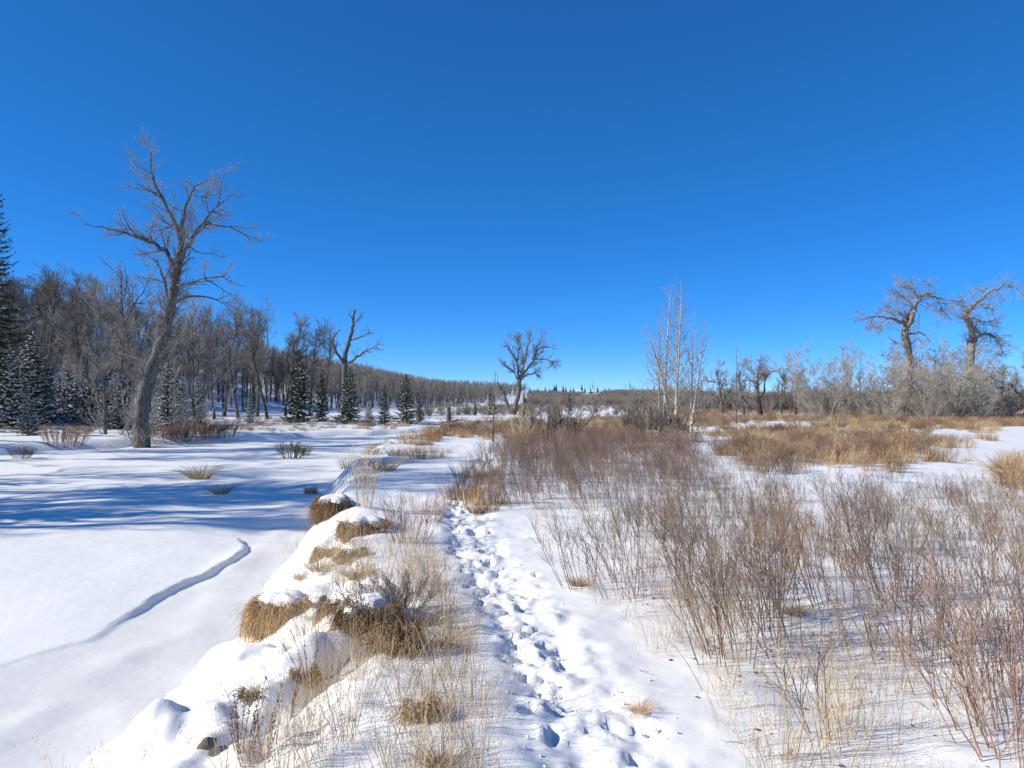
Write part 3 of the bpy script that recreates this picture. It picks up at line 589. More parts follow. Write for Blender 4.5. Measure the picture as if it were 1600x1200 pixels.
# out of the picture to the left: their shadows lie across the ice
for (x, y, h) in [(-22, 14.0, 12), (-24, 14.6, 13), (-27, 14.3, 15), (-23, 15.6, 11), (-28, 19.0, 13), (-31, 22.5, 14), (-33, 27, 13), (-34, 32.5, 14), (-30, 37, 12), (-33, 43, 13)]:
    place('poplar_tree', tall[int(rng.integers(4))], (x, y, gz(x, y)), rng.uniform(0, 6.28), h / 10.6 * np.array([1.25, 1.25, 1]), label='bare poplar on the near side of the river whose shadow crosses the ice', cat='tree', group='poplars beyond the photo edge')
for (x, y, h) in [(-21.5, 14.2, 8), (-24.5, 20.6, 6)]:
    place('spruce_tree', spr[int(rng.integers(4))], (x, y, gz(x, y)), rng.uniform(0, 6.28), h / 6, label='spruce beyond the photo edge whose shadow crosses the ice', cat='tree', group='spruces beyond the photo edge')
for (x, y, h) in [(-52, 44, 15), (-56, 48, 17), (-51, 51, 14), (-58, 53, 16), (-54, 57, 16), (-60, 60, 15), (-63, 66, 15)]:  # unseen spruces, added to keep the sun off the snowy ones
    place('spruce_tree', spr_tall, (x, y, gz(x, y)), rng.uniform(0, 6.28), h / 17, label='tall spruce added out of view to shade the snowy spruces', cat='tree', group='tall spruces added out of view for shade')
# wooded hillside: trunks one can tell apart
n = 0; tries = 0
while n < 235 and tries < 9000:
    tries += 1; y = rng.uniform(62, 135); x = rng.uniform(-110, -22); s = toe(y) - x; px = 800 + x / y * F
    if s < 1 or px < -60 or px > 480 or s > 62: continue
    h = rng.uniform(6.5, 10.5)
    place('poplar_tree', (hillt if rng.random() < 0.8 else tall)[int(rng.integers(4))], (x, y, gz(x, y) - 0.1), rng.uniform(0, 6.28), h / 9.1, label='%s bare poplar %s the wooded hillside %s' % ('tall' if h > 9.3 else 'short' if h < 7.5 else 'slim', 'high on' if s > 30 else 'halfway up' if s > 14 else 'at the foot of', 'behind the snowy spruces' if px < 130 else 'behind the big leaning cottonwood' if px < 320 else 'above the row of tall poplars'), cat='tree', group='bare poplars on the wooded hillside'); n += 1
# spruces
for px, ty, d, k, lab in [(466, 545, 68, 0, 'largest dark green spruce below the wooded hill'), (503, 577, 70, 1, 'narrow spruce just right of the largest one'), (548, 574, 66, 0, 'snow-flecked spruce in front of the dead-topped cottonwood'), (601, 603, 62, 1, 'small spruce left of the dense one by the open snow'), (635, 584, 66, 0, 'dense spruce farthest right of the row below the hill'),
        (390, 608, 66, 3, 'little snowy spruce among poplar trunks at the hill foot'), (656, 618, 68, 1, 'smallest spruce tucked behind the dense one'), (576, 628, 60, 2, 'low snowy spruce seedling between two darker spruces'), (310, 585, 58, 3, 'narrow snowy spruce right of the big cottonwood'),
        (768, 602, 92, 0, 'spruce behind the slender sapling, left of the lone cottonwood'), (743, 627, 90, 1, 'tiny spruce standing on the snow left of the lone cottonwood'), (819, 612, 90, 1, 'narrow spruce touching the trunk of the lone cottonwood'), (890, 615, 120, 0, 'small spruce casting a blue shadow on the snowy slope'), (931, 630, 105, 1, 'little spruce behind the thin whip sapling')]:
    H = topH(px, ty, d); x = at_depth(px, 640, d)[0]; w = 0.95 if k in (0, 2) else 0.75
    place('spruce_tree', spr[k], (x, d, gz(x, d)), rng.uniform(0, 6.28), (H / 6 * w, H / 6 * w, H / 6), label=lab, cat='tree')
for px, ty, d, w, lab in [(18, 545, 52, 1.0, 'snow-laden spruce at the photo edge under the tall dark one'), (48, 520, 56, 1.0, 'tall sunlit snowy spruce near the photo edge'), (78, 575, 58, 0.9, 'snowy spruce between the sunlit one and the shaded group'), (105, 560, 62, 0.9, 'shaded snowy spruce, first of the group by the hill foot'), (133, 575, 60, 0.9, 'shaded snowy spruce, second of the group by the hill foot'),
        (160, 560, 60, 1.0, 'shaded snowy spruce in the middle of the hill-foot group'), (185, 570, 56, 0.9, 'dark spruce just left of the big cottonwood trunk'), (262, 560, 52, 1.0, 'snowy spruce directly behind the big cottonwood trunk'), (285, 590, 55, 0.9, 'low snowy spruce right of the big cottonwood trunk'), (45, 622, 44, 1.3, 'low bushy spruce loaded with snow before the taller ones')]:
    H = topH(px, ty, d); x = at_depth(px, 640, d)[0]
    place('spruce_tree', spr[2 + int(rng.integers(2))], (x, d, gz(x, d)), rng.uniform(0, 6.28), (H / 6 * w, H / 6 * w, H / 6), label=lab, cat='tree')
x = at_depth(-8, 640, 58)[0]; place('spruce_tree', spr_tall, (x, 58, gz(x, 58)), 1.0, topH(-8, 300, 58) / 17, label='very tall dark spruce cut by the photo edge', cat='tree')
for px, ty, d, lab in [(165, 430, 47, 'pale finely twigged poplar crowding the big cottonwood on its left'), (305, 450, 47, 'pale finely twigged poplar just right of the big trunk')]:
    put('poplar_tree', palet, px, d, topH(px, ty, d), 9.0, lab)
# right-hand trees
for px, ty, d, w, lab in [(1128, 558, 78, 1.0, 'round-headed bare cottonwood right of the aspen clump'), (1163, 562, 84, 0.9, 'small bare cottonwood behind the young dark aspen'), (1190, 553, 80, 1.1, 'broad bare cottonwood with a domed crown'), (1222, 568, 78, 0.6, 'dark forked cottonwood beside the broad domed one'), (1243, 572, 82, 0.8, 'dark crooked cottonwood left of the pale willow'), (1583, 560, 74, 1.0, 'bare cottonwood at the far edge behind the snowy track'), (1600, 540, 62, 0.9, 'bare cottonwood cut by the photo edge beyond the track')]:
    put('cottonwood_tree', roundt, px, d, topH(px, ty, d), 6.8, lab, wide=w * 1.2)
for px, ty, d, w, lab in [(1292, 530, 64, 1.05, 'pale dome-shaped willow standing alone by the field edge'), (1330, 585, 72, 1.0, 'pale low willow behind the domed one'), (1262, 590, 76, 0.9, 'low grey willow left of the domed one')]:
    put('willow_bush', pale, px, d, topH(px, ty, d), 6.0, lab, 'willow', wide=w)
for px, ty, d, lab in [(1385, 560, 66, 'tangled young poplar left of the first gnarled trunk'), (1408, 548, 62, 'tangled young poplar in front of the first gnarled trunk'), (1440, 545, 64, 'pale-stemmed young poplar between the gnarled trunks, nearer the first'), (1462, 540, 67, 'tall tangled young poplar midway between the gnarled trunks'), (1486, 550, 60, 'pale twin-stemmed young poplar before the second gnarled trunk'), (1512, 555, 63, 'tangled young poplar around the second gnarled trunk'), (1540, 555, 66, 'tangled young poplar right of the second gnarled trunk'), (1364, 595, 70, 'low tangled poplar at the edge of the grove'), (1565, 590, 70, 'thin tangled poplar near the snowy track'), (1425, 535, 72, 'tall tangled poplar just behind the first gnarled trunk'), (1500, 535, 73, 'tall tangled poplar just behind the second gnarled trunk'), (1450, 600, 58, 'low pale poplar at the front of the grove'), (1530, 600, 59, 'low pale poplar at the front right of the grove'), (1400, 605, 60, 'low pale poplar at the front left of the grove')]:
    put('young_poplar', thick, px, d, topH(px, ty, d) * 1.12, 5.4, lab, wide=0.95 if ty < 590 else 1.0)
for px, ty, d, lab in [(172, 505, 46, 'pale twiggy young poplar with whitish stems left of the big trunk'), (205, 530, 45, 'pale twiggy young poplar touching the big leaning trunk'), (283, 520, 45, 'pale twiggy young poplar right of the big leaning trunk'), (240, 560, 43, 'pale brush sprouting at the foot of the big cottonwood'), (125, 560, 66, 'pale young poplar behind the shaded spruces'), (330, 560, 66, 'pale young poplar at the hill-foot clearing')]:
    put('young_poplar', sparse, px, d, topH(px, ty, d), 6.0, lab, wide=0.8)

# ------------------------------------------------------------------ far woods, ridge and houses
def far_tree(k, H, W, m):
    g = Geo(); br = [polyline((0, 0, -0.2), (rng.normal(0, 0.04), rng.normal(0, 0.04), 1), H * 0.9, 0.11, 0.03, 5, 0.04, (0, 0, 0))]; lv = [[], [], []]
    ramify(*br[0], [dict(n=3.2, len=W, ang=0.6, gnarl=0.1, up=0.4, seg=3, r=0.045, t0=0.3, tip=0.02), dict(n=3, len=W * 0.45, ang=0.6, gnarl=0.1, up=0.3, seg=2, r=0.025, tip=0.015)], lv)
    g.tubes(br, 4, 'bark'); g.tubes(lv[0] + lv[1], 3, m); return g.mesh('far_tree_%d' % k)
fart = [far_tree(k, 8, 1.9, 'twig_olive' if k < 3 else 'twig') for k in range(5)]
def far_bush(k, H, W, m):
    g = Geo(); br = []
    for i in range(26):
        a = rng.uniform(0, 6.28); s = rng.random() ** 0.5
        br.append(polyline((math.cos(a) * s * W * 0.3, math.sin(a) * s * W * 0.3, 0), (math.cos(a) * s * 0.6, math.sin(a) * s * 0.6, 1), H * rng.uniform(0.5, 1), 0.03, 0.012, 4, 0.1, (0, 0, 0)))
    lv = [[], []]
    for q in br: ramify(*q, [dict(n=3, len=H * 0.3, ang=0.6, gnarl=0.1, up=0.2, seg=2, r=0.02, tip=0.012)], lv)
    g.tubes(br + lv[0], 3, m); return g.mesh('far_bush_%d' % k)
farb = [far_bush(k, 2.6, 2.2, ['stem', 'twig', 'stem_grey', 'twig_olive'][k]) for k in range(4)]
def sample(n, f, x0, x1, y0, y1):
    P = []
    while len(P) < n:
        x = rng.uniform(x0, x1, 4000); y = rng.uniform(y0, y1, 4000); k = rng.random(4000) < f(x, y); P += list(zip(x[k], y[k]))
    P = np.array(P[:n]); return np.column_stack([P, ground_z(P[:, 0], P[:, 1])])
def rots(n, tilt=0.05): return np.column_stack([rng.normal(0, tilt, n), rng.normal(0, tilt, n), rng.uniform(0, 6.28, n)])
P = sample(3800, lambda x, y: ((toe(y) - x > 1) & (toe(y) - x < 75) & (800 + x / y * F > 380)) * (0.55 + 0.45 * (y < 330)), -150, 20, 130, 560)
scatter('hillside_forest', P, rots(len(P)), rng.uniform(0.65, 1.1, len(P)), rng.integers(0, 5, len(P)), fart, label='grey-brown leafless forest covering the low hill behind the spruces', cat='forest')
P = np.vstack([sample(2600, lambda x, y: ((800 + x / y * F) > 1060) * ((800 + x / y * F) < 1700) * (0.3 + 0.7 * (fbm(x / 25, y / 25, 91, 2) > -0.1)), 20, 200, 100, 230),
               sample(2800, lambda x, y: ((800 + x / y * F) > 825) * ((800 + x / y * F) < 1100) * (fbm(x / 30, y / 60, 92, 2) > -0.25), 0, 130, 230, 640)])
scatter('distant_brush', P, rots(len(P)), rng.uniform(0.5, 1.5, len(P)), rng.integers(0, 4, len(P)), farb, label='low grey-brown brush along the far edge of the valley', cat='brush')
P = sample(1500, lambda x, y: ((800 + x / y * F) > 640) * ((800 + x / y * F) < 1090) * (toe(y) - x < -1) * (0.15 + 0.85 * (fbm(x / 9, y / 14, 93, 3) > 0.0)), -40, 60, 84, 240)
scatter('valley_shrubs', P, rots(len(P)), rng.uniform(0.12, 0.42, len(P)), rng.integers(0, 4, len(P)), farb, label='scattered low shrubs on the snowy flat around the lone cottonwood', cat='shrubs')
P = sample(420, lambda x, y: (800 + x / y * F > 960), 20, 620, 300, 760)
scatter('distant_woods', P, rots(len(P)), rng.uniform(0.6, 1.1, len(P)), rng.integers(0, 5, len(P)), fart, label='far leafless woods along the skyline right of the houses', cat='woods')
def cone_spruce(k):
    g = Geo(); g.tubes([polyline((0, 0, -0.2), (0, 0, 1), 8, 0.14, 0.03, 3, 0, (0, 0, 0))], 4, 'bark_dark'); P, W = [], []
    for i in range(420):
        f = rng.random() ** 1.3; a = rng.uniform(0, 6.28); L = 1.9 * (1 - f) * rng.uniform(0.7, 1.1) + 0.1; h = 0.3 + f * 7.7
        P.append([(0, 0, h), (math.cos(a) * L * 0.6, math.sin(a) * L * 0.6, h - 0.1 * L), (math.cos(a) * L, math.sin(a) * L, h - 0.3 * L)]); W.append([0.1, 0.28, 0.05])
    g.blades(P, W, 'needle_far'); return g.mesh('far_spruce_%d' % k)
fs = [cone_spruce(k) for k in range(3)]
ORD_ = 'first second third fourth fifth sixth seventh eighth ninth tenth eleventh twelfth thirteenth fourteenth fifteenth sixteenth seventeenth eighteenth nineteenth twentieth'.split(); ORD = ORD_ + ['twenty-' + o for o in ORD_[:9]] + [w for t in ('thirt', 'fort', 'fift', 'sixt', 'sevent', 'eight', 'ninet') for w in [t + 'ieth'] + [t + 'y-' + o for o in ORD_[:9]]]
for i, (px, ty) in enumerate([(852, 604), (859, 606), (866, 601), (869, 600), (880, 602), (884, 604), (891, 607), (896, 605), (909, 601), (914, 605), (923, 608), (934, 604), (945, 606), (952, 605), (989, 610), (841, 608), (1012, 612), (828, 605)]):
    rank = sorted([852, 859, 866, 869, 880, 884, 891, 896, 909, 914, 923, 934, 945, 952, 989, 841, 1012, 828]).index(px)
    d = 640 + 40 * rng.random(); x = at_depth(px, 610, d)[0]; z = gz(x, d); h = max(4.5, at_depth(px, ty, d)[2] - z)
    place('far_spruce', [('far_spruce', fs[i % 3])], (x, d, z), rng.uniform(0, 6.28), h / 8 * np.array([0.95, 0.95, 1]), label='tiny dark spruce on the far ridge, %s counted from the left' % ORD[rank], cat='tree', group='spruces on the far ridge')
def box(g, x0, x1, y0, y1, z0, z1, m):
    v = [(x, y, z) for x in (x0, x1) for y in (y0, y1) for z in (z0, z1)]
    g.add(v, [(0, 1, 3, 2), (4, 6, 7, 5), (0, 4, 5, 1), (2, 3, 7, 6), (0, 2, 6, 4), (1, 5, 7, 3)], m=m)
def house(px, d, w, h, wall, lab, rz):
    x = at_depth(px, 612, d)[0]; z = gz(x, d); a = Geo(); box(a, -w / 2, w / 2, -3.5, 3.5, -1, h, wall)
    a.add([(-w / 2, -3.5, h), (-w / 2, 3.5, h), (-w / 2, 0, h + 1.9), (w / 2, -3.5, h), (w / 2, 3.5, h), (w / 2, 0, h + 1.9)], t=[(0, 1, 2), (3, 5, 4)], m=wall)
    r = Geo(); e = 0.5
    for s in (-1, 1):
        lo, hi = np.array([0, s * 4.0, h - 0.25]), np.array([0, 0, h + 1.92]); n = np.array([0, s * 0.42, 0.9]) * 0.3
        v = [p + np.array([sx * (w / 2 + e), 0, 0]) + k for sx in (-1, 1) for p in (lo, hi) for k in (np.zeros(3), n)]
        r.add(v, [(0, 1, 3, 2), (4, 6, 7, 5), (0, 4, 5, 1), (2, 3, 7, 6), (0, 2, 6, 4), (1, 5, 7, 3)], m='snow_lump')
    wn_ = Geo(); box(wn_, -0.6, 0.6, -0.06, 0.06, 0, 1.2, 'pane'); me = wn_.mesh('house_window', False)
    e = place('house', [('wall', a.mesh('house_wall', False)), ('roof', r.mesh('house_roof', False))], (x, d, z - 0.6), rz, 0.75, label=lab, cat='house')
    for wx in np.linspace(-w * 0.32, w * 0.32, 3): link('window', me, e, (wx, -3.53, 1.1))
house(904, 640, 5.2, 2.6, 'siding_white', 'pale house with a snowy roof on the far ridge', 0.2)
house(925, 655, 6, 1.9, 'siding', 'grey house with a low snowy roof beside the pale one', -0.15)
house(885, 690, 5, 1.6, 'siding', 'small house half hidden by the ridge spruces', 0.1)

# ------------------------------------------------------------------ shrubs
def shrub(nm, H, stems, m, lean=(-0.22, 0.0), spread=0.34, foot=0.22, leafy=0.3, dens=1.0, r=0.0043, fine=0.0018):
    st, lv = [], [[], [], []]
    for k in range(stems):
        a = rng.uniform(0, 6.28); f = rng.random() ** 0.5
        d = (lean[0] + math.cos(a) * f * spread + rng.normal(0, .06), lean[1] + math.sin(a) * f * spread + rng.normal(0, .06), 1)
        q, qr = polyline((math.cos(a) * f * foot, math.sin(a) * f * foot, -0.06), d, H * rng.uniform(0.6, 1.08), r * rng.uniform(0.7, 1.3), fine, 6, 0.05, (0, 0, 0.06)); st.append((q, qr))
        ramify(q, qr, [dict(n=8.5 * dens / H, len=H * 0.34, ang=0.5, gnarl=0.07, up=0.12, seg=3, r=r * 0.6, t0=0.3, tip=fine), dict(n=7.0 * dens / H, len=H * 0.15, ang=0.55, gnarl=0.07, up=0.1, seg=2, r=r * 0.42, tip=fine * 0.9)], lv)
    g = Geo(); g.tubes(st, 4, m); g.tubes(lv[0] + lv[1], 3, m)
    ends = [q[-1] for q, _ in lv[1] + lv[0] if rng.random() < leafy]
    if ends:
        e = np.array(ends); g.blobs(e, rng.uniform(0.003, 0.0075, (len(e), 3)), 'leaf', 0.4)
    return g.mesh(nm)
near_sh = [shrub('brown_shrub_%d' % k, rng.uniform(0.95, 1.15), int(rng.integers(8, 14)), 'stem' if k % 3 else 'stem_grey') for k in range(9)]
near_sh += [shrub('red_shrub_%d' % k, 1.0, 11, 'stem_red') for k in range(3)]
thin_sh = [shrub('thin_shrub_%d' % k, 0.8, 4, 'stem', foot=0.12, leafy=0.35) for k in range(5)]
mid_sh = [shrub('mid_shrub_%d' % k, 0.95, 24, ['stem', 'grass', 'grass_brown', 'stem', 'stem_red', 'grass_pale'][k], lean=(-0.08, 0), foot=0.35, spread=0.45, leafy=0.15, dens=0.8, r=0.009, fine=0.005) for k in range(6)]
edge_a = curve([(3.2, 1.5), (4, 1.15), (5, 0.95), (6, 0.85), (7.5, 0.75), (9, 0.95), (10.5, 1.6), (13, 2.6)])
bl = curve([(11, 0.2), (11.8, -0.35), (14, -0.75), (20, -0.75), (26, 0.2)]); br_ = curve([(11, 1.2), (14, 3.6), (20, 4.6), (26, 6)])
def shrub_density(x, y):
    inside = x > edge_a(y)
    a = inside * ((y > 3.2) & (y < 9.2)) * (0.42 + 0.33 * sstep((y - 4.2) / 1.5))
    m = inside * ((y >= 9.2) & (y < 13)) * 0.7
    b = ((x > bl(y)) & (x < br_(y)) & (y > 11.2) & (y < 27)) * 1.0
    c = ((x >= br_(y)) & (y >= 13) & (y < 30)) * 0.5
    clear = ((x > 0.52 * y) & (x < 0.68 * y) & (y > 14.2) & (y < 20)) | ((x > 0.60 * y) & (y > 20) & (y < 60))
    return np.maximum(np.maximum(np.maximum(a, m), b), c) * ~clear * (0.7 + 0.3 * (fbm(x / 1.3, y / 1.3, 101, 2) > -0.1))
P = sample(780, lambda x, y: np.clip(shrub_density(x, y), 0, 1) * ((np.abs(x) / y) < 0.75), -1, 21, 3.2, 30)
P = P[np.argsort(P[:, 1])]
edge_rank = {k: r for r, k in enumerate(sorted([k for k in range(300) if P[k][1] < 6.2], key=lambda k: P[k][0] / P[k][1]))}
for i in range(300):
    x, y, z = P[i]; px = 800 + x / y * F; dark = (x < br_(y)) and (y > 11.2)
    thinner = (y < 5.6 and rng.random() < 0.3) or (not dark and rng.random() < 0.12); kk = int(rng.integers(5 if thinner else len(near_sh)))
    me = thin_sh[kk] if thinner else near_sh[kk]; hue = 'thin few-stemmed' if thinner else 'reddish' if kk >= 9 else 'grey-brown' if kk % 3 == 0 else 'brown'
    side = 'on the trail side' if px < 1100 else 'towards the photo edge' if px > 1380 else 'in its middle'
    if y < 6.2: lab, grp = '%s shrub at the near edge of the thicket, %s counted from the trail' % (hue, ORD[edge_rank[i]]), 'shrubs along the near edge of the thicket'
    elif dark: lab, grp = '%s leafless shrub in the %s of the dense dark clump beside the trail bend' % (hue, 'front' if y < 14 else 'heart' if y < 17 else 'back'), 'shrubs in the dense dark clump by the trail'
    else: lab, grp = '%s leafless shrub %s the wide thicket, %s' % (hue, 'near the front of' if y < 8.2 else 'deep inside' if y < 10.5 else 'at the back of', side), 'shrubs inside the wide thicket'
    place('brown_shrub', [('brown_shrub', me)], (x, y, z - 0.02), rng.normal(0, 0.5), rng.uniform(0.7, 1.1) * (0.66 if dark else 0.4 if y > 13 else 0.52 if y > 9.2 else 0.92 - 0.05 * max(0, y - 5)), label=lab, cat='shrub', group=grp)
Q = P[300:]
scatter('shrub_thicket', Q, np.column_stack([np.zeros(len(Q)), np.zeros(len(Q)), rng.normal(0, 0.6, len(Q))]), np.where(Q[:, 0] < br_(Q[:, 1]), 1.1, 0.65) * rng.uniform(0.5, 0.75, len(Q)), rng.integers(0, 12, len(Q)), near_sh, label='brown leafless shrubs of the thicket farther from the trail', cat='shrubs')
def field(x, y):
    px = 800 + x / y * F + 55 * fbm(x / 2.5, y / 4, 113, 3); f = fbm(x / 9, y / 11, 111, 3)
    ok = (px > 655) & (x > top_r(y) + 0.4 + 1.5 * (y < 40)) & ((y > 27) | (px > 1150)) & ~((px > 1440) & (y < 46) & (y > 20)) & ~((px > 1400) & (y < 21))
    ok &= ~((px < 800) & (y < 33))
    return ok * (0.15 + 0.85 * (f > -0.1)) * np.clip(1.3 - y / 110, 0.2, 1)
Pf = sample(5200, field, -8, 90, 17, 115)
scatter('shrub_field', Pf, rots(len(Pf), 0.06), rng.uniform(0.28, 0.6, len(Pf)), rng.integers(0, 6, len(Pf)), mid_sh, label='reddish brown low shrubs filling the field beyond the thicket', cat='shrubs')

# ------------------------------------------------------------------ dry grass
def tuft(nm, H, n, m, spread=0.5, foot=0.08, droop=0.5, w=0.0028, lean=(0, 0), heads=0.0):
    """a tuft of dry grass: curved tapering blades, some stalks ending in a seed spray"""
    k = 6; t = np.linspace(0, 1, k); a = rng.uniform(0, 6.28, n); f = rng.random(n) ** 0.6; L = H * rng.uniform(0.5, 1.15, n)
    dx = np.cos(a) * f * spread + lean[0]; dy = np.sin(a) * f * spread + lean[1]; dr = droop * rng.uniform(0.3, 1.3, n)
    X = (np.cos(a) * f * foot)[:, None] + L[:, None] * (dx[:, None] * t + (dx * dr * 1.2)[:, None] * t ** 2.2); Y = (np.sin(a) * f * foot)[:, None] + L[:, None] * (dy[:, None] * t + (dy * dr * 1.2)[:, None] * t ** 2.2)
    Z = -0.02 + L[:, None] * (t - dr[:, None] * 0.45 * t ** 2.4) * 0.95
    P3 = np.stack([X, Y, Z], -1) + rng.normal(0, 0.004, (n, k, 3)) * t[None, :, None]; W = w * rng.uniform(0.5, 1.3, (n, 1)) * (1 - 0.8 * t)[None]
    g = Geo(); g.blades(P3, W, m)
    if heads:
        hs_ = [i for i in range(n) if rng.random() < heads]; C = []
        for i in hs_:
            for j in range(12):
                u = 0.72 + 0.28 * rng.random(); p, _, _ = interp_on(P3[i], np.ones(k), min(u, .999)); C.append(p + rng.normal(0, 0.012, 3))
        if C: g.blobs(C, np.tile([0.0022, 0.0022, 0.005], (len(C), 1)), m, 0.4)
    return g.mesh(nm)
tufts = [tuft('grass_tuft_%d' % k, 0.42, 70, 'grass' if k % 2 else 'grass_pale', heads=0.1) for k in range(4)]
wisps = [tuft('grass_wisp_%d' % k, 0.5, 9, 'grass_pale' if k % 2 else 'grass', spread=0.35, foot=0.1, droop=0.5, w=0.0018, lean=(-0.1, 0), heads=0.25) for k in range(6)]
field_t = [tuft('field_tuft_%d' % k, 0.55, 90, ['grass_brown', 'grass_pale', 'grass_brown', 'grass'][k], spread=0.4, foot=0.3, droop=0.3, w=0.006) for k in range(4)]
P1 = sample(260, lambda x, y: ((x > top_r(y) + 0.12) & (x < trail(y) - 0.26)) * np.clip(1.4 - (y - 3) / 6, 0.0, 1), -1.4, 0.1, 2.6, 9)
P2 = sample(800, lambda x, y: ((x > trail(y) + 0.85) & (x < 0.72 * y)) * (0.25 + 0.75 * (fbm(x / 0.7, y / 0.7, 121, 2) > 0.05)) * np.clip(1.2 - y / 14, 0.1, 1), 0.3, 9, 2.8, 12)
P3 = sample(260, lambda x, y: ((x < top_r(y)) & (x > shore_r(y) + 0.5)) * (fbm(x / 0.5, y / 0.5, 131, 2) > 0.1) * ((x > -2.1) | (y > 9)), -4, -0.5, 3.2, 16)
Pn = np.vstack([P1, P2, P3]); scatter('dry_grass', Pn, rots(len(Pn), 0.1), rng.uniform(0.55, 1.1, len(Pn)), rng.integers(0, 6, len(Pn)), wisps, label='thin straw-coloured grass stalks poking through the snow along the trail', cat='grass')
def gfield(x, y):
    px = 800 + x / y * F + 55 * fbm(x / 2.5, y / 4, 113, 3)
    m1 = (px > 1120) & (px < 1545) & (y > 20) & (y < 60) & (fbm(x / 7, y / 8, 141, 3) > -0.08)
    m2 = (px > 1470) & (y > 46) & (y < 75); m3 = (px > 650) & (px < 1120) & (y > 32) & (y < 80) & (fbm(x / 4, y / 4, 151, 3) > 0.05) & (x > top_r(y) + 0.3)
    m4 = (px > 1540) & (y > 14) & (y < 21)
    m5 = (x > bl(y) - 0.35) & (x < bl(y) + 0.3) & (y > 11) & (y < 17)
    m6 = (px > 540) & (px < 700) & (y > 21) & (y < 48) & (x > shore_r(y) + 0.1) & (fbm(x / 2, y / 2, 161, 2) > 0.0)
    return (m1 | m2 | m3 | m4 | m5 | m6) * np.clip(1.3 - y / 100, 0.2, 1)
Pg = np.vstack([sample(3600, gfield, -8, 60, 11, 80), sample(500, lambda x, y: ((y > 46) & (y < 75) & (x > -40) & (x < shore_l(y) - 2.5)) * 0.8, -40, 0, 40, 75)])
scatter('field_grass', Pg, rots(len(Pg), 0.08), rng.uniform(0.4, 0.95, len(Pg)), rng.integers(0, 4, len(Pg)), field_t, label='tan dry grass patches across the snowy field', cat='grass')

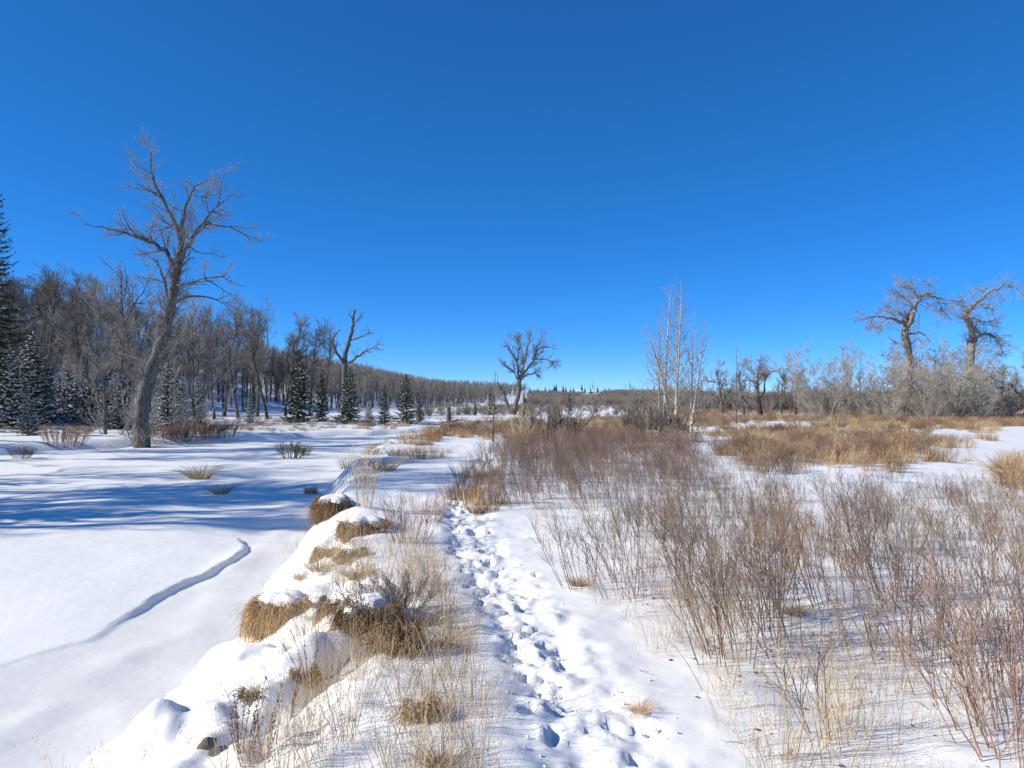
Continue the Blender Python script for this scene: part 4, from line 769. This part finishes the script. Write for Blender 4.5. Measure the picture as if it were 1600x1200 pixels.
# ------------------------------------------------------------------ sods hanging over the eroded bank
def sod(nm, w, h, dp, n, m, cap=True, soil='soil', shag=1.0):
    """a slumped block of turf: lumpy soil body, a curtain of grass over its river face (-Y side and -X side), snow on top"""
    g = Geo(); nu, nv = 22, 9; U = np.linspace(0, 2 * np.pi, nu, endpoint=False); Vv = np.linspace(0, 1, nv)
    rad = np.array([[1 + 0.38 * float(fbm(np.array([3 * math.cos(u) + 7 * w]), np.array([3 * math.sin(u) + 4 * v + 9 * h]), 3, 2)[0]) for u in U] for v in Vv])
    prof = np.sqrt(np.clip(1 - (Vv * 0.98) ** 4, 0, 1)) * (0.82 + 0.18 * Vv)
    X = np.cos(U)[None] * rad * prof[:, None] * w / 2; Y = np.sin(U)[None] * rad * prof[:, None] * dp / 2; Z = np.repeat((Vv * h)[:, None], nu, 1) - 0.06
    idx = np.arange(nu * nv).reshape(nv, nu); nx = np.roll(idx, -1, 1); q = np.stack([idx[:-1], nx[:-1], nx[1:], idx[1:]], -1).reshape(-1, 4)
    g.add(np.stack([X, Y, Z], -1).reshape(-1, 3), q, m=soil); parts = [('soil', g.mesh(nm + '_soil'))]
    b = Geo(); a = rng.uniform(np.pi * 0.85, np.pi * 2.12, n); k = 6; t = np.linspace(0, 1, k); z0 = h * (1 - 0.75 * rng.random(n) ** 1.4); rr = 0.98 - 0.18 * (z0 / h) ** 6
    L = h * rng.uniform(0.25, 1.0, n) * shag * (0.65 + 0.5 * vnoise(a * 2.2, a * 0, 7)); out = rng.uniform(0.02, 0.22, n) * shag * (0.5 + vnoise(a * 3.1, a * 0, 9))
    ra = (rr[:, None] + (out[:, None] * 0.9) * np.sin(np.minimum(t * 2.0, 1.9))[None] * h / w * 2); aa = a[:, None] + (rng.normal(-0.08, 0.16, (n, 1)) - 0.1) * t[None]
    P3 = np.stack([np.cos(aa) * ra * w / 2, np.sin(aa) * ra * dp / 2, np.maximum(z0[:, None] + 0.12 * h * np.sin(t * 2.6)[None] - L[:, None] * t[None] ** 1.5, -0.05)], -1) + rng.normal(0, 0.006, (n, k, 3)) + rng.normal(0, 0.035, (n, 1, 3)) * (t ** 1.5)[None, :, None]
    b.blades(P3, 0.0034 * rng.uniform(0.5, 1.4, (n, 1)) * (1 - 0.75 * t)[None], m)
    ns = n // 5; a = rng.uniform(np.pi * 0.7, np.pi * 2.3, ns); d0 = rng.uniform(0.5, 1.0, ns); L = h * rng.uniform(0.5, 1.3, ns); up = rng.uniform(0.0, 0.5, ns); ou = rng.uniform(0.4, 1.0, ns)   # strays that stand off or fall outward
    X = np.cos(a)[:, None] * (d0[:, None] * w / 2 + L[:, None] * ou[:, None] * t) - 0.15 * L[:, None] * t; Y = np.sin(a)[:, None] * (d0[:, None] * dp / 2 + L[:, None] * ou[:, None] * t); Z = h * rng.uniform(0.3, 0.95, (ns, 1)) + L[:, None] * (up[:, None] * t - 0.7 * t ** 2)
    b.blades(np.stack([X, Y, np.maximum(Z, -0.03)], -1), 0.0022 * rng.uniform(0.5, 1.3, (ns, 1)) * (1 - 0.75 * t)[None], 'grass_pale' if m == 'grass' else 'grass'); parts.append(('grass', b.mesh(nm + '_grass')))
    if cap:
        c = Geo(); nr, na = 8, 26; v = []; A = np.linspace(0, 2 * np.pi, na, endpoint=False)
        for i in range(nr):
            f = i / (nr - 1); e = 1.02 + 0.28 * fbm(np.cos(A) * 3 + 31 * w, np.sin(A) * 3, 17, 3) * 1.6
            v.append(np.stack([np.cos(A) * f * e * w * 0.42, np.sin(A) * f * e * dp * 0.45 + dp * 0.22, h * (0.93 + 0.13 * fbm(np.cos(A) * f * 2 + w * 9, np.sin(A) * f * 2 + h * 7, 19, 3) + 0.22 * (1 - f ** 2.2)) - 0.07 * (f > 0.99)], -1))
        idx = np.arange(nr * na).reshape(nr, na); nx = np.roll(idx, -1, 1); q = np.stack([idx[:-1], nx[:-1], nx[1:], idx[1:]], -1).reshape(-1, 4); c.add(np.array(v).reshape(-1, 3), q, m='snow_lump'); parts.append(('snow_cap', c.mesh(nm + '_cap')))
    return parts
for (p, (w, h, dp, n, m, cap, rz, shag, lab)) in SODS:
    place('grass_sod', sod('sod', w, h, dp, n, m, cap, shag=shag), p, rz, label=lab, cat='sod')
big_t = [tuft('big_tuft_%d' % k, 0.36, 260, ['grass', 'grass_pale', 'grass'][k], spread=0.8, foot=0.14, droop=0.8, w=0.0035) for k in range(3)]
for px, py, z, s, k, lab in [(690, 1197, -0.05, 0.6, 0, 'matted tawny grass tuft at the bottom edge left of the trail'), (672, 1110, -0.22, 0.5, 0, 'arching tawny tuft above the dark turf clump'), (745, 800, 0.0, 1.0, 2, 'tan grass tuft at the near tip of the dark shrub clump'),
        (345, 772, -0.72, 1.1, 0, 'bright tan tuft standing alone on the river snow'), (312, 748, -0.7, 1.8, 2, 'wide rusty tan tuft on the river snow bar'), (500, 892, -0.7, 0.8, 1, 'pale tan tuft on the snowy bank slope above the ice'), (540, 880, -0.45, 0.8, 1, 'pale tan tuft under the grey shrub top'), (520, 868, -0.5, 0.9, 0, 'loose tan grass hanging on the bank below the far turf edge'), (470, 905, -0.7, 0.6, 1, 'loose tan grass above the draped sod'), (560, 905, -0.4, 0.8, 2, 'tan grass clump on the bank above the dark block'), (655, 985, -0.1, 0.8, 1, 'pale grass clump between the turf blocks and the trail'), (690, 1010, -0.1, 0.7, 2, 'tan grass clump nearest the trail edge'), (905, 915, 0.0, 0.6, 0, 'rusty tuft at the foot of the lone shrub by the trail'),
        (1000, 1112, 0.0, 0.35, 0, 'small flat tan tuft on the snow right of the trail'), (600, 735, -0.3, 1.5, 1, 'pale tan tuft on the snow bar by the bank'), (1580, 748, 0.0, 1.8, 2, 'rusty tan tuft beside the snowy track at the photo edge'), (400, 1085, -0.6, 0.45, 0, 'small brown tuft on the near bank beside the weeds'), (1240, 960, 0, 0.6, 1, 'pale tuft under the thicket shrubs')]:
    p = on_ground(px, py); zz = p[2]
    place('grass_tuft', [('grass_tuft', big_t[k])], (p[0], p[1], zz), rng.uniform(0, 6.28), s * (0.72 if p[1] < 12 else 1), label=lab, cat='grass tuft')
# named shrubs
def one_shrub(px, py, z, me, s, lab, rz=0.0):
    p = on_ground(px, py); zz = p[2]; place('bare_shrub', [('bare_shrub', me)], (p[0], p[1], max(zz, -0.95)), rz, s, label=lab, cat='shrub')
red = shrub('dogwood', 0.85, 30, 'stem_red', lean=(0, 0), spread=0.5, foot=0.3, leafy=0.1, r=0.006)
greys = shrub('grey_shrub', 0.55, 26, 'stem_grey', lean=(-0.1, -0.1), spread=0.9, foot=0.22, leafy=0.5, dens=1.4, r=0.006)
tanu = shrub('tan_shrub', 0.9, 16, 'grass_pale', lean=(0, 0), spread=0.3, foot=0.12, leafy=0.0)
clump = shrub('river_clump', 1.0, 60, 'stem_grey', lean=(0, 0), spread=0.8, foot=0.6, leafy=0.1, r=0.01, fine=0.006)
clump_r = shrub('bank_clump', 1.2, 60, 'stem_red', lean=(0, 0), spread=0.5, foot=0.9, leafy=0.1, r=0.01, fine=0.006)
one_shrub(638, 845, 0, red, 0.75, 'red-stemmed shrub beside the trail above the bank'); one_shrub(672, 815, 0, red, 0.55, 'smaller red-stemmed shrub hugging the taller one', 2)
one_shrub(590, 965, -0.1, greys, 0.7, 'stiff grey shrub sprawling over the dark turf block'); one_shrub(630, 950, -0.1, greys, 0.6, 'upright grey twigs above the turf block', 1.4)
one_shrub(572, 792, -0.3, tanu, 1.0, 'slim tan upright shrub at the bank bend'); one_shrub(905, 918, 0, near_sh[0], 0.75, 'lone leafless shrub nearest the trail'); one_shrub(968, 905, 0, near_sh[3], 0.75, 'leafless shrub just right of the lone one', 0.2)
one_shrub(455, 716, -0.7, clump, 0.75, 'dark round shrub on the river snow bar'); one_shrub(474, 712, -0.7, clump, 0.4, 'small black-looking shrub touching the round one on the bar', 2)
one_shrub(100, 698, -0.4, clump_r, 0.9, 'purplish shrub clump on the far bank left of the big cottonwood'); one_shrub(34, 716, -0.7, clump, 0.55, 'dark little shrub at the ice edge near the photo side')
for i, (px, py, s) in enumerate([(255, 690, .8), (282, 690, .9), (305, 688, 1.0), (330, 684, .9), (352, 682, .8)]):
    one_shrub(px, py, -0.4, clump_r if i % 2 == 0 else clump, s, ['reddish bank shrub touching the big cottonwood foot', 'dark bank shrub second from the big cottonwood', 'reddish bank shrub in the middle of the dark bank row', 'dark bank shrub fourth from the big cottonwood', 'reddish bank shrub ending the dark row on the far bank'][i], i)
for px, py, lab in [(815, 712, 'pale upright willow shrub behind the dark clump'), (850, 690, 'bushy pale willow shrub in the field beyond the dark clump'), (1015, 690, 'low bare shrub around the aspen feet')]:
    p = on_ground(px, py); place('bare_shrub', [('bare_shrub', tanu if px == 815 else clump)], p, 0, 1.7, label=lab, cat='shrub')
# weeds with seed heads at the lower left
def weed(nm, H, n):
    g = Geo(); st, C, S = [], [], []
    for k in range(n):
        a = rng.uniform(0, 6.28); f = rng.random()
        q, qr = polyline((math.cos(a) * f * 0.06, math.sin(a) * f * 0.06, -0.05), (math.cos(a) * f * 0.22 + 0.05, math.sin(a) * f * 0.2, 1), H * rng.uniform(0.6, 1.1), 0.0035, 0.0015, 6, 0.05, (0.05, 0, 0)); st.append((q, qr))
        for j in range(int(26 * H / 0.5)):
            t = 0.35 + 0.64 * rng.random(); p, _, _ = interp_on(q, qr, t); C.append(p + rng.normal(0, 0.007, 3)); S.append(rng.uniform(0.003, 0.008, 3))
    g.tubes(st, 4, 'seed'); g.blobs(C, S, 'seed', 0.5); return g.mesh(nm)
weeds = [weed('weed_%d' % k, 0.5, 5) for k in range(3)]
for px, py, z, s, lab in [(390, 1190, -0.55, 1.0, 'tall dark seedy weed at the bottom edge by the rocks'), (372, 1175, -0.6, 0.8, 'seedy weed with bent tip next to the tallest weed'), (420, 1180, -0.5, 0.85, 'dense reddish seedy weed right of the tallest weed'), (455, 1120, -0.55, 0.8, 'seedy brown weed above the shaded hollow'), (480, 1060, -0.5, 0.8, 'seedy brown weed by the dark driftwood'), (690, 985, -0.05, 0.55, 'rusty seed stalk between the turf block and the trail')]:
    p = on_ground(px, py); place('dry_weed', [('dry_weed', weeds[int(rng.integers(3))])], p, rng.uniform(0, 6.28), s * 0.85, label=lab, cat='weed')
# driftwood, rocks, stump
g = Geo(); A = on_ground(500, 1068); B = on_ground(622, 1000); A[2] += 0.02; B[2] += 0.05; dv = B - A
q, qr = polyline((0, 0, 0), dv, np.linalg.norm(dv) * 1.0, 0.006, 0.02, 9, 0.16, (0, 0, 0)); lv = [[], []]; ramify(q, qr, [dict(n=5, len=0.25, ang=0.6, gnarl=0.15, up=0.0, seg=3, r=0.008, tip=0.003)], lv)
g.tubes([(q, qr)], 7, 'dead_wood'); g.tubes(lv[0], 3, 'dead_wood'); place('driftwood', [('driftwood', g.mesh('driftwood'))], A, label='dark crooked root running down from the turf block', cat='driftwood')
def rock(nm, s, seed):
    nu, nv = 14, 9; u = np.linspace(0, 2 * np.pi, nu, endpoint=False); v = np.linspace(0.02, np.pi - 0.02, nv); Uu, Vv = np.meshgrid(u, v)
    d = np.stack([np.sin(Vv) * np.cos(Uu), np.sin(Vv) * np.sin(Uu), np.cos(Vv)], -1); r = 1 + 0.6 * fbm(d[..., 0] * 1.3 + seed, d[..., 1] * 1.3 + d[..., 2], seed, 2)
    idx = np.arange(nu * nv).reshape(nv, nu); nx = np.roll(idx, -1, 1); g = Geo(); g.add((d * r[..., None] * np.array(s)).reshape(-1, 3), np.stack([idx[:-1], idx[1:], nx[1:], nx[:-1]], -1).reshape(-1, 4), m='rock'); return g.mesh(nm)
for px, py, z, s, sd_, lab in [(324, 1166, -0.72, (0.05, 0.04, 0.032), 3, 'upper small brown rock poking out of the snow'), (342, 1178, -0.74, (0.055, 0.035, 0.024), 8, 'lower flat brown rock beside the upper one')]:
    p = on_ground(px, py); zz = p[2]; place('rock', [('rock', rock('rock', s, sd_))], (p[0], p[1], zz + 0.002), 0.4, label=lab, cat='rock')
g = Geo(); g.tubes([flare(*polyline((0, 0, -0.1), (0.05, 0, 1), 1.6, 0.22, 0.15, 5, 0.06, (0, 0, 0)), 1.5), polyline((0, 0, 0.2), (1, 0.2, 0.3), 1.6, 0.10, 0.03, 4, 0.15, (0, 0, -0.3)), polyline((0, 0, 0.2), (-1, 0.1, 0.25), 1.2, 0.09, 0.03, 4, 0.15, (0, 0, -0.3))], 7, 'dead_wood')
p = at_depth(701, 655, 66); place('tree_stump', [('tree_stump', g.mesh('tree_stump'))], (p[0], 66, gz(p[0], 66)), 0, label='dark broken stump with roots in the reddish shrub field', cat='stump')
g = Geo(); g.tubes([polyline((0, 0, 0.25), (1, 0.1, 0.1), 4.2, 0.16, 0.07, 6, 0.06, (0, 0, -0.15))], 7, 'dead_wood'); c = Geo(); c.blobs([(0.6 + 0.45 * k, 0.05 * k, 0.42 + 0.02 * k) for k in range(7)], np.tile([0.32, 0.11, 0.06], (7, 1)), 'snow_lump')
p = at_depth(745, 655, 62); place('fallen_log', [('log', g.mesh('fallen_log')), ('snow', c.mesh('log_snow'))], (p[0], 62, gz(p[0], 62) + 0.1), 0, label='snow-topped fallen log in the field right of the stump', cat='log')

cr = Geo(); cr.blobs(rng.normal(0, 0.012, (3, 3)), rng.uniform(0.008, 0.02, (3, 3)), 'snow_lump', 0.4); cr2 = Geo(); cr2.blobs([(0, 0, 0.004)], [(0.022, 0.017, 0.013)], 'snow_lump', 0.4)
Pc = sample(260, lambda x, y: np.exp(-((x - trail(y) - 0.15) / 0.33) ** 2), -1.8, 1.2, 2.5, 14)
Pc[:, 2] -= 0.045 * np.exp(-((Pc[:, 0] - trail(Pc[:, 1]) - 0.18) / 0.27) ** 4)
scatter('snow_crumbs', Pc, rots(len(Pc), 1.0), rng.uniform(0.3, 0.9, len(Pc)), rng.integers(0, 2, len(Pc)), [cr.mesh('crumbs'), cr2.mesh('crumb')], label='loose snow crumbs kicked up along the trail', cat='snow')
lt = Geo(); lt.tubes([polyline((0, 0, 0.004), (1, 0.2, 0.02), 0.09, 0.0018, 0.001, 3, 0.1, (0, 0, 0))], 3, 'stem'); lf = Geo(); lf.blobs([(0, 0, 0.004)], [(0.012, 0.007, 0.003)], 'leaf', 0.4)
Pl = sample(700, lambda x, y: (x > trail(y) + 0.7) * np.clip(1.3 - y / 9, 0.05, 1) * (0.3 + 0.7 * (x > 1)), 0.5, 8, 2.6, 11)
scatter('plant_litter', Pl, rots(len(Pl), 0.1), rng.uniform(0.5, 1.5, len(Pl)), rng.integers(0, 2, len(Pl)), [lt.mesh('twig_bit'), lf.mesh('leaf_bit')], label='bits of twig and dead leaf scattered on the snow under the shrubs', cat='litter')
